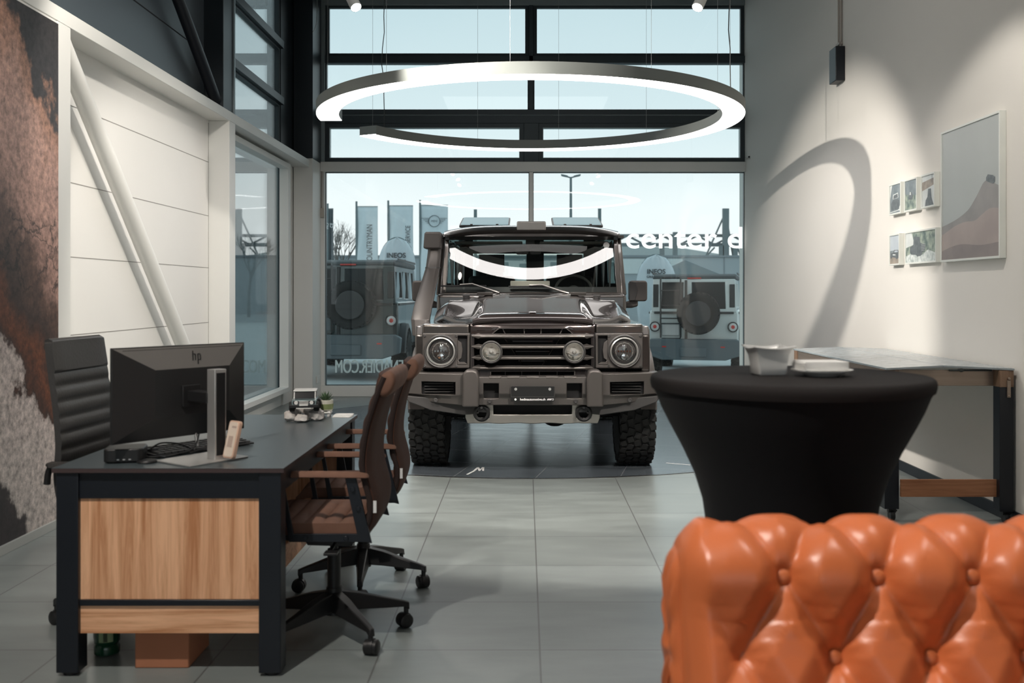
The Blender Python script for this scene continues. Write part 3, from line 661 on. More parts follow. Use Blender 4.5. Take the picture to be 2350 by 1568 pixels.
# --- bumper
bp = thing_part('front_bumper', car)
wc = lambda x, y, z: (x, y+(.03 if z < .60 else .0)+(.035*(.762-z)/.2 if z > .73 else 0), z)
q = MB(); q.cells(-.40, .40, .535, .742, [(-.355, -.245, .585, .695), (.245, .355, .585, .695)], .025, .16, warp=wc, div=.035); q.build('centre_beam', M['matt'], bp, bev=.006)
q = MB()
for x in (-.27, -.14, 0, .14, .27): q.bx(x-.05, x+.05, .026, .12, .722, .748)
q.build('top_rib', M['matt'], bp, bev=.01)
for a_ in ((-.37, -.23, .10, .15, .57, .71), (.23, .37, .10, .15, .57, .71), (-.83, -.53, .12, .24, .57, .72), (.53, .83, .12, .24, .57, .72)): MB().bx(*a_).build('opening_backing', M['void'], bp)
for s in (-1, 1):
    ws = lambda x, y, z: (x, y+max(0, abs(x)-.55)**1.6*.55+(.03*(.762-z)/.2 if z < .6 else 0), z+(.035*((abs(x)-.5)/.4)*(1 if z < .60 else 0) if abs(x) > .5 else 0))
    xa, xb = sorted((.49*s, .925*s)); ha, hb = sorted((.555*s, .805*s))
    q = MB(); q.cells(xa, xb, .535, .765, [(ha, hb, .612, .705)], .015, .20, warp=ws, div=.035); q.build('side_beam', M['matt'], bp, bev=.006)
    q = MB()
    for i in range(4): q.bx(ha+.02, hb-.02, .10, .11, .625+.02*i, .631+.02*i)
    q.build('fog_vent_grid', M['mattd'], bp)
    hp = [(.385*s, .53), (.385*s, .745), (.40*s, .785), (.425*s, .795), (.475*s, .793), (.50*s, .77), (.505*s, .53)]
    q = MB(); q.prism(hp, 'Y', -.03, .16); q.build('bumper_horn', M['matt'], bp, bev=.014, seg=3)
    q = MB(); q.prism([(.39*s, .56), (.93*s, .60), (.93*s, .66), (.90*s, .565), (.74*s, .495), (.50*s, .465), (.39*s, .47)][0:1]+[(.93*s, .60), (.90*s, .555), (.74*s, .495), (.50*s, .460), (.39*s, .47)], 'Y', .09, .30); q.build('valance', M['mattd'], bp, bev=.006)
    for x, z, yy in ((.31, .566, .05), (.70, .572, .065)):
        q = MB(); q.lathe([(.016, yy-.002), (.016, yy-.012), (.012, yy-.014), (.0001, yy-.012)], (x*s, 0, z), 'Y', 18)
        q.build('parking_sensor', M['mattd'], bp)
sk = MB(); sk.cells(-.49, .49, .392, .545, [(-.285, .285, .46, .56), (-.425, -.315, .435, .50), (.315, .425, .435, .50)], .09, .13, warp=lambda x, y, z: (x*(1-.03*(z < .42)), y+(.545-z)*.35, z-(.003*cos(x*26) if z < .40 and abs(x) < .36 else 0)), div=.03)
skd = sk.build('skid_plate', M['skid'], bp, bev=.006)
q = MB(); q.bx(-.47, .47, .16, .20, .42, .56); q.build('skid_backing', M['void'], bp)
for s in (-1, 1):
    q = MB(); q.lathe([(.050, -.012), (.062, 0), (.050, .012), (.036, 0)], (.37*s, .085, .474), 'Y', 24, closed=True); q.bx(.37*s-.055, .37*s+.055, .09, .16, .48, .505)
    q.cyl((.37*s, .07, .515), (.37*s, .11, .505), .010, n=10); q.build('tow_hook', M['black'], bp)
pl = MB().prism(rrect(-.158, .158, -.055, .055, .008), 'Y', -.006, 0)
lpl = pl.build('number_plate', M['plate'], car, loc=(0, .012, .623), bev=.001)
MB().ringp(rrect(-.158, .158, -.025, .055, .008), rrect(-.154, .154, -.021, .051, .006), 'Y', -.009, -.005).build('plate_rim', M['mattd'], lpl)
for x in (-.122, .122): MB().cyl((x, -.006, .033), (x, -.012, .033), .010, n=14).build('plate_screw', M['silver'], lpl)
text('hedinautomotive.ch', .023, M['wtext'], lpl, TM(.0, -.0075, -.041) @ FACE_CAM, off=.0004)
q = MB(); q.cyl((-.124, -.006, -.041), (-.124, -.008, -.041), .008, n=14)
for i, (a, b_) in enumerate(((.105, .112), (.115, .122), (.125, .132))): q.prism([(a-.004, -.047), (b_-.004, -.047), (b_+.003, -.035), (a+.003, -.035)], 'Y', -.008, -.006)
q.ringp([(.136, -.047), (.150, -.047), (.150, -.035), (.136, -.035)], [(.138, -.045), (.148, -.045), (.148, -.037), (.138, -.037)], 'Y', -.008, -.006)
q.build('plate_emblem', M['wtext'], lpl)
# --- wheels, axle, underbody
for s in (-1, 1):
    wheel(car, .800*s, .77, s); wheel(car, .800*s, 3.69, s)
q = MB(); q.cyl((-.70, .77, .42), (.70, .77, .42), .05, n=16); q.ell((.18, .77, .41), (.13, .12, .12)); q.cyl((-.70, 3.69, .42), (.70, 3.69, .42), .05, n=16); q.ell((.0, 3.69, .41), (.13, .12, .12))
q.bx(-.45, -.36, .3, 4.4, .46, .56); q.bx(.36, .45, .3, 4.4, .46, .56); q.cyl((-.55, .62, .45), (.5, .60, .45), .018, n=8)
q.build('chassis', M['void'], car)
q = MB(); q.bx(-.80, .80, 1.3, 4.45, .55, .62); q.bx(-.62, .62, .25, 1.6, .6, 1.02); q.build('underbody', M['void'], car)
# --- cab
body = MB(); body.bx(-.83, .83, 1.62, 4.55, .56, 1.335)
body.build('body_tub', M['paint'], car, bev=.03, seg=3)
def wsy(z, x=0): return 1.70+(z-1.34)*.365+.05*(x/.8)**2
wf = lambda x, y, z: (x*(1-(z-1.33)*.075), wsy(z, x)+y, z)
q = MB(); q.cells(-.845, .845, 1.325, 1.885, [(-.797, .797, 1.352, 1.845)], 0, .07, warp=wf, div=.06)
wsf = q.build('windscreen_frame', M['paint'], car, bev=.012, seg=2)
q = MB(); q.cells(-.797, .797, 1.350, 1.847, [(-.785, .785, 1.398, 1.835)], .012, .02, warp=wf, div=.06); q.build('windscreen_border', M['black'], wsf)
g = []
for i in range(25):
    z = 1.352+(1.845-1.352)*i/24; g.append([wf(-.797+1.594*j/40, .010, z) for j in range(41)])
MB().loft(g, loop=False, cap=False).build('windscreen', M['carglass'], car, smooth=60)
q = MB(); p_ = wf(.70, .004, 1.775); q.lathe([(.0001, -.001), (.028, -.001), (.028, .001), (.0001, .001)], p_, 'Y', 24); q.build('round_sticker', M['wtext'], wsf)
# roof
rs = []
for yy, dz, hw in ((1.83, -.085, .775), (1.80, -.055, .78), (1.86, -.02, .785), (1.98, .0, .79), (2.4, .012, .79), (4.35, .012, .79), (4.52, -.01, .78), (4.58, -.06, .77)):
    rs.append([(hw*x, yy+(.04*abs(x)**3 if yy < 1.9 else 0), 1.905+dz+.055*(1-abs(x)**4)) for x in [i/12-1 for i in range(25)]]+[(hw, yy, 1.86+min(0, dz*.2)), (-hw, yy, 1.86+min(0, dz*.2))])
MB().loft(rs).build('roof', M['paint'], car, smooth=40)
q = MB(); q.tube([(-.805, 4.5, 1.855), (-.805, 1.95, 1.855), (-.78, 1.865, 1.86), (.78, 1.865, 1.86), (.805, 1.95, 1.855), (.805, 4.5, 1.855)], .014, 8); q.bx(.77, .83, 1.86, 2.2, 1.838, 1.862); q.build('rain_gutter', M['matt'], car)
q = MB(); q.bx(-.13, .13, 1.80, 2.4, 1.90, 1.985); q.build('roof_pad', M['skid'], car, bev=.012)
for s in (-1, 1):
    T = TM(.437*s, 2.22, 1.952) @ Matrix.Rotation(R(11), 4, 'X')
    rh = MB(); rh.prism(rrect(-.235, .235, 0, .62, .03), 'Z', 0, .022, T); r_ = rh.build('roof_hatch', M['black'], car, bev=.003)
    MB().prism(rrect(-.222, .222, .012, .608, .025), 'Z', .022, .026, T).build('hatch_glass', mk('mirror_tinted_glass', (.25, .27, .27), .04, .9) if s < 0 else MATS['mirror_tinted_glass'], r_)
    q = MB()
    for x in (-.12, .12): q.cyl((x, .02, .024), (x, .02, .034), .012, n=12, T=T)
    q.build('hatch_hinge', M['mattd'], r_)
# side walls with windows, rear wall with windows
for s in (-1, 1):
    q = MB(); T = Matrix(((0, -.0, 0, 0), (1, 0, 0, 0), (0, 0, 1, 0), (0, 0, 0, 1)))
    ws2 = lambda x, y, z, s=s: (s*(.80-.02*(z-1.33)*2-y), x+(z-1.33)*.30*(1 if x < 1.9 else 0), z)
    q.cells(1.75, 4.55, 1.33, 1.87, [(1.88, 2.60, 1.37, 1.82), (2.70, 3.40, 1.37, 1.82), (3.50, 4.45, 1.40, 1.80)], 0, .04, warp=ws2, div=.3)
    sw = q.build('side_frame', M['paint'], car, bev=.006)
    q = MB(); q.bx(min(.765*s, .775*s), max(.765*s, .775*s), 1.9, 4.5, 1.36, 1.83); q.build('side_glass', M['carglass'], car)
q = MB(); q.cells(-.78, .78, .6, 1.88, [(-.66, -.04, 1.32, 1.80), (.16, .62, 1.32, 1.80)], 4.52, 4.56, div=.3); q.build('rear_wall', M['interior'], car)
q = MB(); q.bx(-.70, .66, 4.54, 4.546, 1.30, 1.82); q.build('rear_glass', M['carglass'], car)
# interior
it = thing_part('cabin_interior', car)
q = MB(); q.bx(-.76, .76, 1.80, 2.15, 1.05, 1.355); q.prism([(1.80, 1.355), (2.15, 1.355), (2.12, 1.40), (1.90, 1.37)], 'X', -.74, .74); q.bx(-.76, .76, 1.9, 4.5, .62, .9); q.build('dashboard', M['interior'], it, bev=.02)
q = MB(); q.bx(-.19, .17, 2.0, 2.06, 1.375, 1.455); q.build('centre_display', M['beige'], it, bev=.008)
for s in (-1, 1):
    q = MB(); q.prism([(2.55, .85), (2.55, 1.0), (3.05, 1.0), (3.2, 1.52), (3.28, 1.52), (3.2, .85)], 'X', .40*s-.24, .40*s+.24); q.build('front_seat', M['interior'], it, bev=.05, seg=3)
    q = MB(); q.bx(.40*s-.13, .40*s+.13, 3.18, 3.27, 1.56, 1.74); q.cyl((.4*s-.05, 3.22, 1.5), (.4*s-.05, 3.22, 1.58), .008, n=8); q.cyl((.4*s+.05, 3.22, 1.5), (.4*s+.05, 3.22, 1.58), .008, n=8); q.build('headrest', M['interior'], it, bev=.04, seg=3)
q = MB(); q.bx(-.70, .70, 3.9, 4.05, .9, 1.45); q.bx(-.60, -.30, 3.92, 4.03, 1.45, 1.66); q.bx(.30, .60, 3.92, 4.03, 1.45, 1.66); q.build('rear_seat', M['interior'], it, bev=.04)
T = TM(.40, 2.28, 1.355) @ Matrix.Rotation(R(62), 4, 'X')
q = MB(); q.tube([(.175*cos(a), .175*sin(a), 0) for a in [2*pi*i/40 for i in range(41)]], .013, 10, T=T, cap=False); q.cyl((0, 0, -.03), (0, 0, .02), .06, n=20, T=T)
for a in (0, 180, 270): q.bx(-.015, .015, .0, .17, -.006, .006, T @ Matrix.Rotation(R(a-90), 4, 'Z'))
q.build('steering_wheel', mk('grey_steering_leather', (.10, .10, .095), .5), it)
q = MB(); q.prism(rrect(-.14, -.025, 1.695, 1.755, .02), 'Y', 1.99, 2.03); q.prism(rrect(-.015, .09, 1.695, 1.755, .02), 'Y', 2.0, 2.04); q.cyl((-.02, 1.97, 1.82), (-.02, 2.0, 1.73), .02, n=12); q.bx(-.05, .03, 1.93, 1.98, 1.78, 1.84); q.build('rear_view_mirror', M['mattd'], it, bev=.006)
q = MB(); q.bx(-.70, -.08, 1.99, 2.28, 1.80, 1.815); q.bx(.08, .70, 1.99, 2.28, 1.80, 1.815); q.build('sun_visor', mk('visor_grey', (.2, .2, .19), .8), it, bev=.004)
# wipers
for pts, bl in (([(-.28, 1.63, 1.345), (-.34, 1.655, 1.365), (-.52, 1.665, 1.425), (-.63, 1.675, 1.418)], (-.80, -.40, 1.408)), ([(.33, 1.63, 1.34), (.26, 1.655, 1.36), (.09, 1.665, 1.418), (-.02, 1.675, 1.412)], (-.20, .17, 1.402))):
    wp = MB().tube(pts, [.011, .010, .008, .007], 8).build('wiper_arm', M['wiper'], car)
    MB().bx(bl[0], bl[1], 1.682, 1.706, bl[2]-.010, bl[2]+.006).build('wiper_blade', M['black'], wp, bev=.003)
# snorkel
def rsec(c, w, d, tx=0): return [(c[0]+dx*w/2, c[1]+dy*d/2, c[2]+tx*dx) for dx, dy in ((-1, -.6), (-.6, -1), (.6, -1), (1, -.6), (1, .6), (.6, 1), (-.6, 1), (-1, .6))]
q = MB(); q.loft([rsec((-.895, .93, 1.00), .13, .12), rsec((-.905, 1.00, 1.13), .15, .13), rsec((-.905, 1.20, 1.23), .15, .13), rsec((-.90, 1.42, 1.33), .145, .13), rsec((-.872, 1.74, 1.57), .122, .12), rsec((-.862, 1.80, 1.71), .118, .12), rsec((-.860, 1.80, 1.76), .118, .12)], cap=True)
sn = q.build('snorkel', M['matt'], car, bev=.006, smooth=50)
q = MB(); q.prism([(-.955, 1.738), (-.945, 1.875), (-.93, 1.885), (-.80, 1.885), (-.795, 1.86), (-.80, 1.735), (-.915, 1.735)], 'Y', 1.70, 1.90); q.build('snorkel_head', M['matt'], sn, bev=.014, seg=3)
q = MB(); q.loft([rsec((-.873, 1.73, 1.56), .128, .126), rsec((-.871, 1.735, 1.574), .128, .126)]); q.build('snorkel_clamp', M['mattd'], sn)
# mirrors
for s, xa, xb in ((1, .875, 1.035), (-1, -1.065, -.905)):
    q = MB(); q.prism(rrect(xa, xb, 1.27, 1.455, .028), 'Y', 1.80, 1.93); q.prism([(.82*s, 1.21), (.82*s, 1.255), (.90*s, 1.285), (.955*s, 1.285), (.955*s, 1.225), (.90*s, 1.21)], 'Y', 1.83, 1.89)
    mr_ = q.build('side_mirror', M['matt'], car, bev=.014, seg=3)
    q = MB(); q.prism([(xa if s > 0 else xb, 1.275), (xa if s > 0 else xb, 1.45), ((xa+.055) if s > 0 else (xb-.055), 1.44), ((xa+.075) if s > 0 else (xb-.075), 1.37), ((xa+.05) if s > 0 else (xb-.05), 1.28)], 'Y', 1.796, 1.81); q.build('mirror_inset', M['mattd'], mr_, bev=.003)

# ================================================================ vehicles outside (rear view)
def outside_car(label, loc, rz, col, dark):
    c_ = thing('off_road_vehicle', label, 'car', loc, R(rz))
    P_ = col
    q = MB(); q.prism([(0.05, .55), (.05, 1.28), (.1, 1.30), (4.2, 1.28), (4.2, .55), (3.75, .5), (3.6, .9), (2.9, .9), (2.75, .5), (1.2, .5), (1.05, .9), (.35, .9), (.2, .5)], 'X', -.84, .84); q.build('body_tub', P_, c_, bev=.03)
    # rear doors panel with windows
    q = MB(); q.cells(-.80, .80, 1.27, 1.90, [(-.62, -.20, 1.33, 1.84), (-.04, .60, 1.33, 1.84)], .03, .08, div=.3, warp=lambda x, y, z: (x*(1-(z-1.27)*.05), y+(z-1.27)*.07, z)); q.build('tailgate_frame', P_, c_, bev=.01)
    q = MB(); q.bx(-.64, .62, .075, .085, 1.3, 1.86); q.build('tailgate_glass', M['darkglass'], c_)
    q = MB(); q.prism([(.08, 1.89), (.12, 1.96), (.3, 2.0), (3.1, 2.0), (3.25, 1.9)], 'X', -.79, .79); q.build('roof', M['roofd'], c_, bev=.04, seg=3)
    for s in (-1, 1):
        q = MB(); q.cells(.1, 3.2, 1.27, 1.90, [(.25, 1.05, 1.36, 1.80), (1.2, 1.95, 1.34, 1.82), (2.05, 2.9, 1.34, 1.82)], 0, .04, div=.5, warp=lambda x, y, z, s=s: (s*(.80-.06*(z-1.27)-y), x, z)); q.build('side_frame', P_, c_, bev=.008)
        q = MB(); q.bx(min(.700*s, .708*s), max(.700*s, .708*s), .2, 3.1, 1.3, 1.86); q.build('side_glass', M['sideglass'], c_)
        q = MB(); q.bx(min(.83*s, .86*s), max(.83*s, .86*s), .1, 4.0, 1.235, 1.275); q.bx(.42*s-.33, .42*s+.33, .02, .06, 1.235, 1.28); q.build('utility_rail', M['mattd'], c_, bev=.004)
        q = MB(); q.bx(min(.80*s, .81*s), max(.80*s, .81*s)+0, .3, 3.0, 1.99, 2.03); q.build('roof_rail', M['mattd'], c_, bev=.006)
        for yy in (.72, 3.35):
            fl = []
            for a in range(175, 3, -9):
                ca, sa = cos(R(a)), sin(R(a)); fl.append([(.82*s, yy+.45*ca, .40+.45*sa), (.95*s, yy+.45*ca, .40+.45*sa), (.93*s, yy+.52*ca, .40+.52*sa), (.82*s, yy+.54*ca, .40+.54*sa)])
            MB().loft(fl).build('wheel_arch', M['mattd'], c_)
            wheel(c_, .82*s, yy, s, .40)
        q = MB(); q.lathe([(.095, .05), (.10, .0), (.09, -.012), (.08, -.01), (.075, .0)], (.735*s, 0, .99), 'Y', 28); tl = q.build('tail_light', M['mattd'], c_)
        MB().lathe([(.078, -.002), (.05, -.008), (.036, -.006)], (.735*s, 0, .99), 'Y', 28).build('light_ring', M['silver'], tl)
        MB().lathe([(.036, -.006), (.02, -.012), (.0001, -.013)], (.735*s, 0, .99), 'Y', 20).build('red_lens', M['red'], tl)
        q = MB(); q.bx(.72*s-.05, .72*s+.05, .03, .05, 1.36, 1.80); q.build('corner_vent', M['mattd'], c_, bev=.004)
        q = MB(); q.bx(.55*s-.04, .55*s+.04, -.105, -.09, .60, .625); q.build('reflector_strip', M['red'], c_)
    q = MB(); q.prism([(-.90, .70), (-.80, .76), (.80, .76), (.90, .70), (.88, .45), (.6, .36), (-.6, .36), (-.86, .45)], 'Y', -.10, .12); q.bx(-.25, .25, -.13, -.1, .42, .60); q.build('rear_bumper', M['bumper_d'], c_, bev=.02)
    q = MB(); q.bx(-.17, -.12, .02, .05, .7, 1.88); q.build('door_split', M['mattd'], c_, bev=.004)
    sp = wheel(c_, 0, 0, -1, .40); sp.name = 'spare_wheel'; sp.rotation_euler = (0, 0, R(90)); sp.location = (.10, -.16, 1.25)
    MB().lathe([(.235, -.13), (.235, -.155), (.225, -.165), (.0001, -.168)], ax='Y', n=40).bx(-.2, .2, -.174, -.164, .03, .04).bx(-.2, .2, -.174, -.164, -.06, -.05).build('storage_cover', M['mattd'], sp).rotation_euler = (0, 0, R(-90))
    q = MB(); q.tube([(-.62, -.03, .78), (-.62, -.05, 1.1), (-.62, -.05, 1.90), (-.60, .0, 1.93), (-.26, .0, 1.93), (-.24, -.05, 1.9), (-.24, -.05, .8), (-.26, -.03, .76), (-.60, -.03, .76)], .016, 8)
    for z in (1.05, 1.15, 1.4, 1.68): q.cyl((-.62, -.05, z), (-.24, -.05, z), .012, n=8)
    q.build('ladder', M['mattd'], c_)
    q = MB(); q.bx(-.12, .14, .06, .09, 1.905, 1.93); q.build('brake_light', M['red'], c_)
    q = MB(); q.bx(-.60, -.27, .02, .055, .82, 1.05); q.bx(.50, .66, .035, .05, .72, .755); q.build('door_plate', M['bumper_d'] if dark else M['silver'], c_, bev=.01)
    q = MB(); q.bx(-.8, .8, .3, 4.1, .45, .6); q.build('underbody', M['void'], c_)
    return c_
M['darkglass'] = mk('dark_tinted_glass', (.02, .025, .028), .3, spec=.2)
M['sideglass'] = glass('side_tinted_glass', (.45, .5, .5), 3.0)
M['roofd'] = mk('dark_roof_paint', (.03, .035, .038), .6)
M['red'] = mk('red_lens', (.55, .04, .03), .25)
M['bumper_d'] = mk('dark_grey_bumper', (.10, .12, .13), .5)
M['whitepaint'] = mk('pale_grey_paint', (.62, .63, .61), .3, .1, .6)
M['greenpaint'] = mk('dark_green_grey_paint', (.035, .048, .048), .25, .3, .8)
outside_car('dark green-grey off-road vehicle parked outside beyond the left half of the far window', (-2.95, 16.9, -.10), 0, M['greenpaint'], True)
outside_car('pale grey off-road vehicle with black ladder parked outside beyond the right of the far window', (3.20, 19.5, -.29), -13, M['whitepaint'], False)
# ================================================================ desk
DX0, DX1, DY0, DY1 = -1.662, -.848, 3.59, 5.17
dk = thing('office_desk', 'black framed desk with dark grey top and light oak end panel at the left', 'desk', ((DX0+DX1)/2, (DY0+DY1)/2, 0))
hx_, hy_ = (DX1-DX0)/2, (DY1-DY0)/2
q = MB(); q.bx(-hx_, hx_, -hy_, hy_, .7325, .7345); q.build('desktop', M['desktop'], dk, bev=.0008)
MB().bx(-hx_, hx_, -hy_, hy_, .718, .7325).build('top_edge', mk('plum_edge_band', (.055, .036, .036), .5), dk)
lg = .078
for sx in (-1, 1):
    for sy in (-1, 1):
        q = MB(); x0, x1 = sorted((sx*(hx_-.012), sx*(hx_-.012-lg))); y0, y1 = sorted((sy*(hy_-.008), sy*(hy_-.008-lg))); q.bx(x0, x1, y0, y1, .012, .718)
        l_ = q.build('leg', M['blackmet'], dk, bev=.003)
        MB().cyl(((x0+x1)/2, (y0+y1)/2, 0), ((x0+x1)/2, (y0+y1)/2, .014), .028, n=20).build('foot', M['black'], l_)
q = MB()
for sy in (-1, 1):
    y0, y1 = sorted((sy*(hy_-.02), sy*(hy_-.06))); q.bx(-hx_+.08, hx_-.08, y0, y1, .624, .718); q.bx(-hx_+.08, hx_-.08, y0, y1, .245, .266)
for sx in (-1, 1):
    x0, x1 = sorted((sx*(hx_-.02), sx*(hx_-.055))); q.bx(x0, x1, -hy_+.08, hy_-.08, .638, .718)
q.build('apron', M['blackmet'], dk, bev=.002)
for sy in (-1, 1):
    y0, y1 = sorted((sy*(hy_-.028), sy*(hy_-.048)))
    MB().bx(-hx_+.088, hx_-.088, y0, y1, .266, .624).build('end_panel', M['oak'], dk, bev=.001)
    MB().bx(-hx_+.088, hx_-.088, y0, y1, .146, .245).build('lower_rail', M['oakh'], dk, bev=.001)
MB().bx(.185, .205, -hy_+.3, hy_-.08, .146, .245).build('modesty_rail', M['oakh'], dk, bev=.001)
# box and jar below
cb = MB().bx(-.097, .097, -.12, .12, 0, .22).build('cardboard_box', M['card'], None, loc=(-1.307, 3.80, 0), bev=.004)
tag(cb, 'plain brown cardboard box standing under the desk', 'box')
gj = thing('green_canister', 'dark green canister with paper label under the desk beside the leg', 'canister', (-1.565, 3.83, 0))
gm = mk('green_tinted_plastic', (.01, .06, .03), .2)
MB().lathe([(.03, .0), (.045, .006), (.046, .03), (.040, .04), (.046, .05), (.046, .17), (.03, .2), (.02, .205)], n=32).build('body', gm, gj)
q = MB(); q.loft([[(.0465*cos(R(a)), .0465*sin(R(a)), .055), (.0465*cos(R(a)), .0465*sin(R(a)), .125)] for a in range(255, 320, 8)], loop=False, cap=False); lb_ = q.build('paper_label', mk('pale_green_label', (.30, .40, .22), .6), gj)
q = MB()
for i in range(8): q.bx(.005+i*.002, .0058+i*.002, -.0478, -.0468, .058, .09)
q.build('barcode', M['black'], lb_)

# ---- monitor
def mon():
    ang = atan2(.46, .344)
    r_ = thing('computer_monitor', 'black flat computer monitor seen from behind on a silver stand on the desk', 'monitor', (-1.135, 3.765, .7345), ang)
    # local x along screen (to right/back), local -y side faces camera right
    W2, H2, zc = .287, .172, .246
    ox, oy = -.02, .185                                     # screen centre relative to stand column
    q = MB(); q.bx(ox-W2, ox+W2, oy, oy+.012, zc-H2, zc+H2); q.build('bezel', M['mon'], r_, bev=.002)
    MB().bx(ox-W2+.008, ox+W2-.008, oy+.012, oy+.0135, zc-H2+.01, zc+H2-.01).build('screen', M['gloss_black'], r_)
    q = MB()
    # bevelled back housing: outer rect -> inner rect
    o = [(ox-W2+.004, zc-H2+.004), (ox+W2-.004, zc-H2+.004), (ox+W2-.004, zc+H2-.004), (ox-W2+.004, zc+H2-.004)]
    i = [(ox-W2+.15, zc-H2+.085), (ox+W2-.10, zc-H2+.085), (ox+W2-.10, zc+H2-.085), (ox-W2+.15, zc+H2-.085)]
    vs = [(a, oy, b) for a, b in o]+[(a, oy-.038, b) for a, b in i]
    q.mi = 0; q.add(vs, [(0, 1, 5, 4), (1, 2, 6, 5), (3, 0, 4, 7), (4, 5, 6, 7)]); q.mi = 1; q.add(vs, [(2, 3, 7, 6)])
    q.build('back_housing', [M['mon'], M['mong']], r_, smooth=0)
    q = MB(); q.bx(ox-W2+.04, ox+W2-.02, oy-.004, oy-.001, zc+H2-.016, zc+H2-.011); q.build('vent_slot', M['void'], r_)
    # hp mark on the upper sloped face
    sl = atan2(.038, .081)
    T = TM(ox+.045, oy-.0215, zc+H2-.047) @ Matrix.Rotation(R(90)-(R(90)-atan2(.081, .034)), 4, 'X')
    q = MB(); s = .0115
    def slant(x, z0, z1, w=.0042): q.prism([(x-w/2+z0*.22, z0), (x+w/2+z0*.22, z0), (x+w/2+z1*.22, z1), (x-w/2+z1*.22, z1)], 'Z', 0, .0012, T)
    slant(-.012, -.012, .026); slant(-.001, -.012, .012, .004); q.prism([(-.010, .012), (-.004, .012), (.003, .008), (.003, .012), (0, .0145), (-.009, .0145)], 'Z', 0, .0012, T)
    slant(.010, -.028, .012); slant(.021, -.010, .010, .004); q.prism([(.012, .011), (.024, .011), (.023, .0145), (.013, .0145)], 'Z', 0, .0012, T); q.prism([(.010, -.012), (.019, -.012), (.020, -.009), (.011, -.009)], 'Z', 0, .0012, T)
    q.build('maker_mark', M['black'], r_, smooth=0)
    q = MB(); q.bx(-.03, .02, .02, .15, .21, .25); q.bx(-.05, .03, .135, .15, .19, .27); q.build('stand_hinge', M['black'], r_, bev=.003)
    q = MB(); q.bx(-.025, .025, -.022, .024, .006, .335); st_ = q.build('stand_column', M['silver'], r_, bev=.002)
    q = MB(); q.bx(-.018, .020, -.0235, -.021, .02, .322); q.build('column_slot', M['void'], st_)
    return r_
M['gloss_black'] = mk('screen_glass', (.01, .01, .012), .1)
mo = mon()
MB().prism([(-1.349, 3.725), (-1.182, 3.604), (-1.035, 3.823), (-1.202, 3.944)], 'Z', .7348, .7405).build('stand_base', M['silver'], mo, bev=.0015)
bpy.context.view_layer.update()
sb_ = [o for o in bpy.data.objects if o.name.startswith('stand_base')][0]
sb_.data.transform(mo.matrix_world.inverted())
# card stand leaning on the column
cs = thing('desk_calendar', 'small pale peach block calendar leaning on the silver monitor stand', 'calendar', (-1.085, 3.735, .7415), R(-38))
T = Matrix.Rotation(R(-14), 4, 'X')
q = MB(); q.prism(rrect(-.03, .03, .004, .142, .012), 'Y', -.005, .011, T); q.build('block', mk('peach_card', (.66, .43, .32), .6), cs, bev=.002)
q = MB(); q.prism(rrect(-.025, .025, .01, .137, .01), 'Y', -.0065, -.005, T); fc_ = q.build('face_card', mk('cream_card', (.74, .62, .52), .6), cs)
q = MB(); q.bx(-.013, .013, -.0075, -.0062, .045, .085, T); q.bx(-.005, .020, -.0075, -.0062, .115, .122, T); q.build('print', mk('faint_print', (.5, .38, .32), .7), fc_)
# mini computer, keyboard, mouse, cards, cables
mc = thing('mini_computer', 'small rounded black computer box at the near left of the desktop', 'computer', (-1.465, 3.755, .7345), R(12))
MB().prism(rrect(-.068, .068, -.068, .068, .022), 'Z', .004, .052).build('case', M['black'], mc, bev=.005, seg=3)
MB().prism(rrect(-.060, .060, -.060, .060, .02), 'Z', 0, .004).build('foot_pad', M['void'], mc)
q = MB()
for i in range(3): q.bx(-.02+i*.02, -.012+i*.02, -.0690, -.0675, .012, .016)
q.build('port', M['silver'], mc)
kb = thing('keyboard', 'black keyboard lying behind the monitor stand on the desk', 'keyboard', (-1.283, 4.01, .7345), R(53))
q = MB(); q.prism([(-.065, .003), (.065, .003), (.065, .024), (-.065, .010)], 'X', -.22, .22); q.build('body', M['black'], kb, bev=.002)
q = MB()
for r in range(5):
    for c in range(15): q.bx(-.21+c*.028, -.186+c*.028, -.058+r*.024, -.037+r*.024, .010+.003*r, .018+.003*r)
q.build('keycap', mk('grey_key', (.10, .10, .10), .5), kb, bev=.001)['kind'] = 'stuff'
ms = MB().ell((0, 0, .0), (.032, .055, .032), 24, 14)
for i, v in enumerate(ms.v): v.z = max(0, v.z)
ms = ms.build('computer_mouse', M['black'], None, loc=(-1.52, 3.93, .7345)); ms.rotation_euler = (0, 0, R(-30)); tag(ms, 'black computer mouse behind the mini computer', 'mouse')
pk = MB().lathe([(.034, 0), (.036, .004), (.033, .010), (.0001, .011)], n=30).build('desk_puck', M['black'], None, loc=(-1.372, 3.71, .7345)); tag(pk, 'flat round black disc lying between mini computer and monitor base', 'puck')
for i, (x, y, rz, m_, nm) in enumerate(((-1.43, 3.93, 20, mk('blue_card_print', (.06, .30, .58), .4), 'bright blue printed card lying on the desk by the cables'), (-1.475, 3.99, 40, M['napkin'], 'white printed card half under the blue card'))):
    c_ = MB().bx(-.045, .045, -.03, .03, 0, .0012).build('business_card', m_, None, loc=(x, y, .7346+.0015*(1-i))); c_.rotation_euler = (0, 0, R(rz)); tag(c_, nm, 'card')
cb_ = thing('cable_bundle', 'black cables running from the mini computer to the monitor', 'cable', (-1.40, 3.80, .7345))
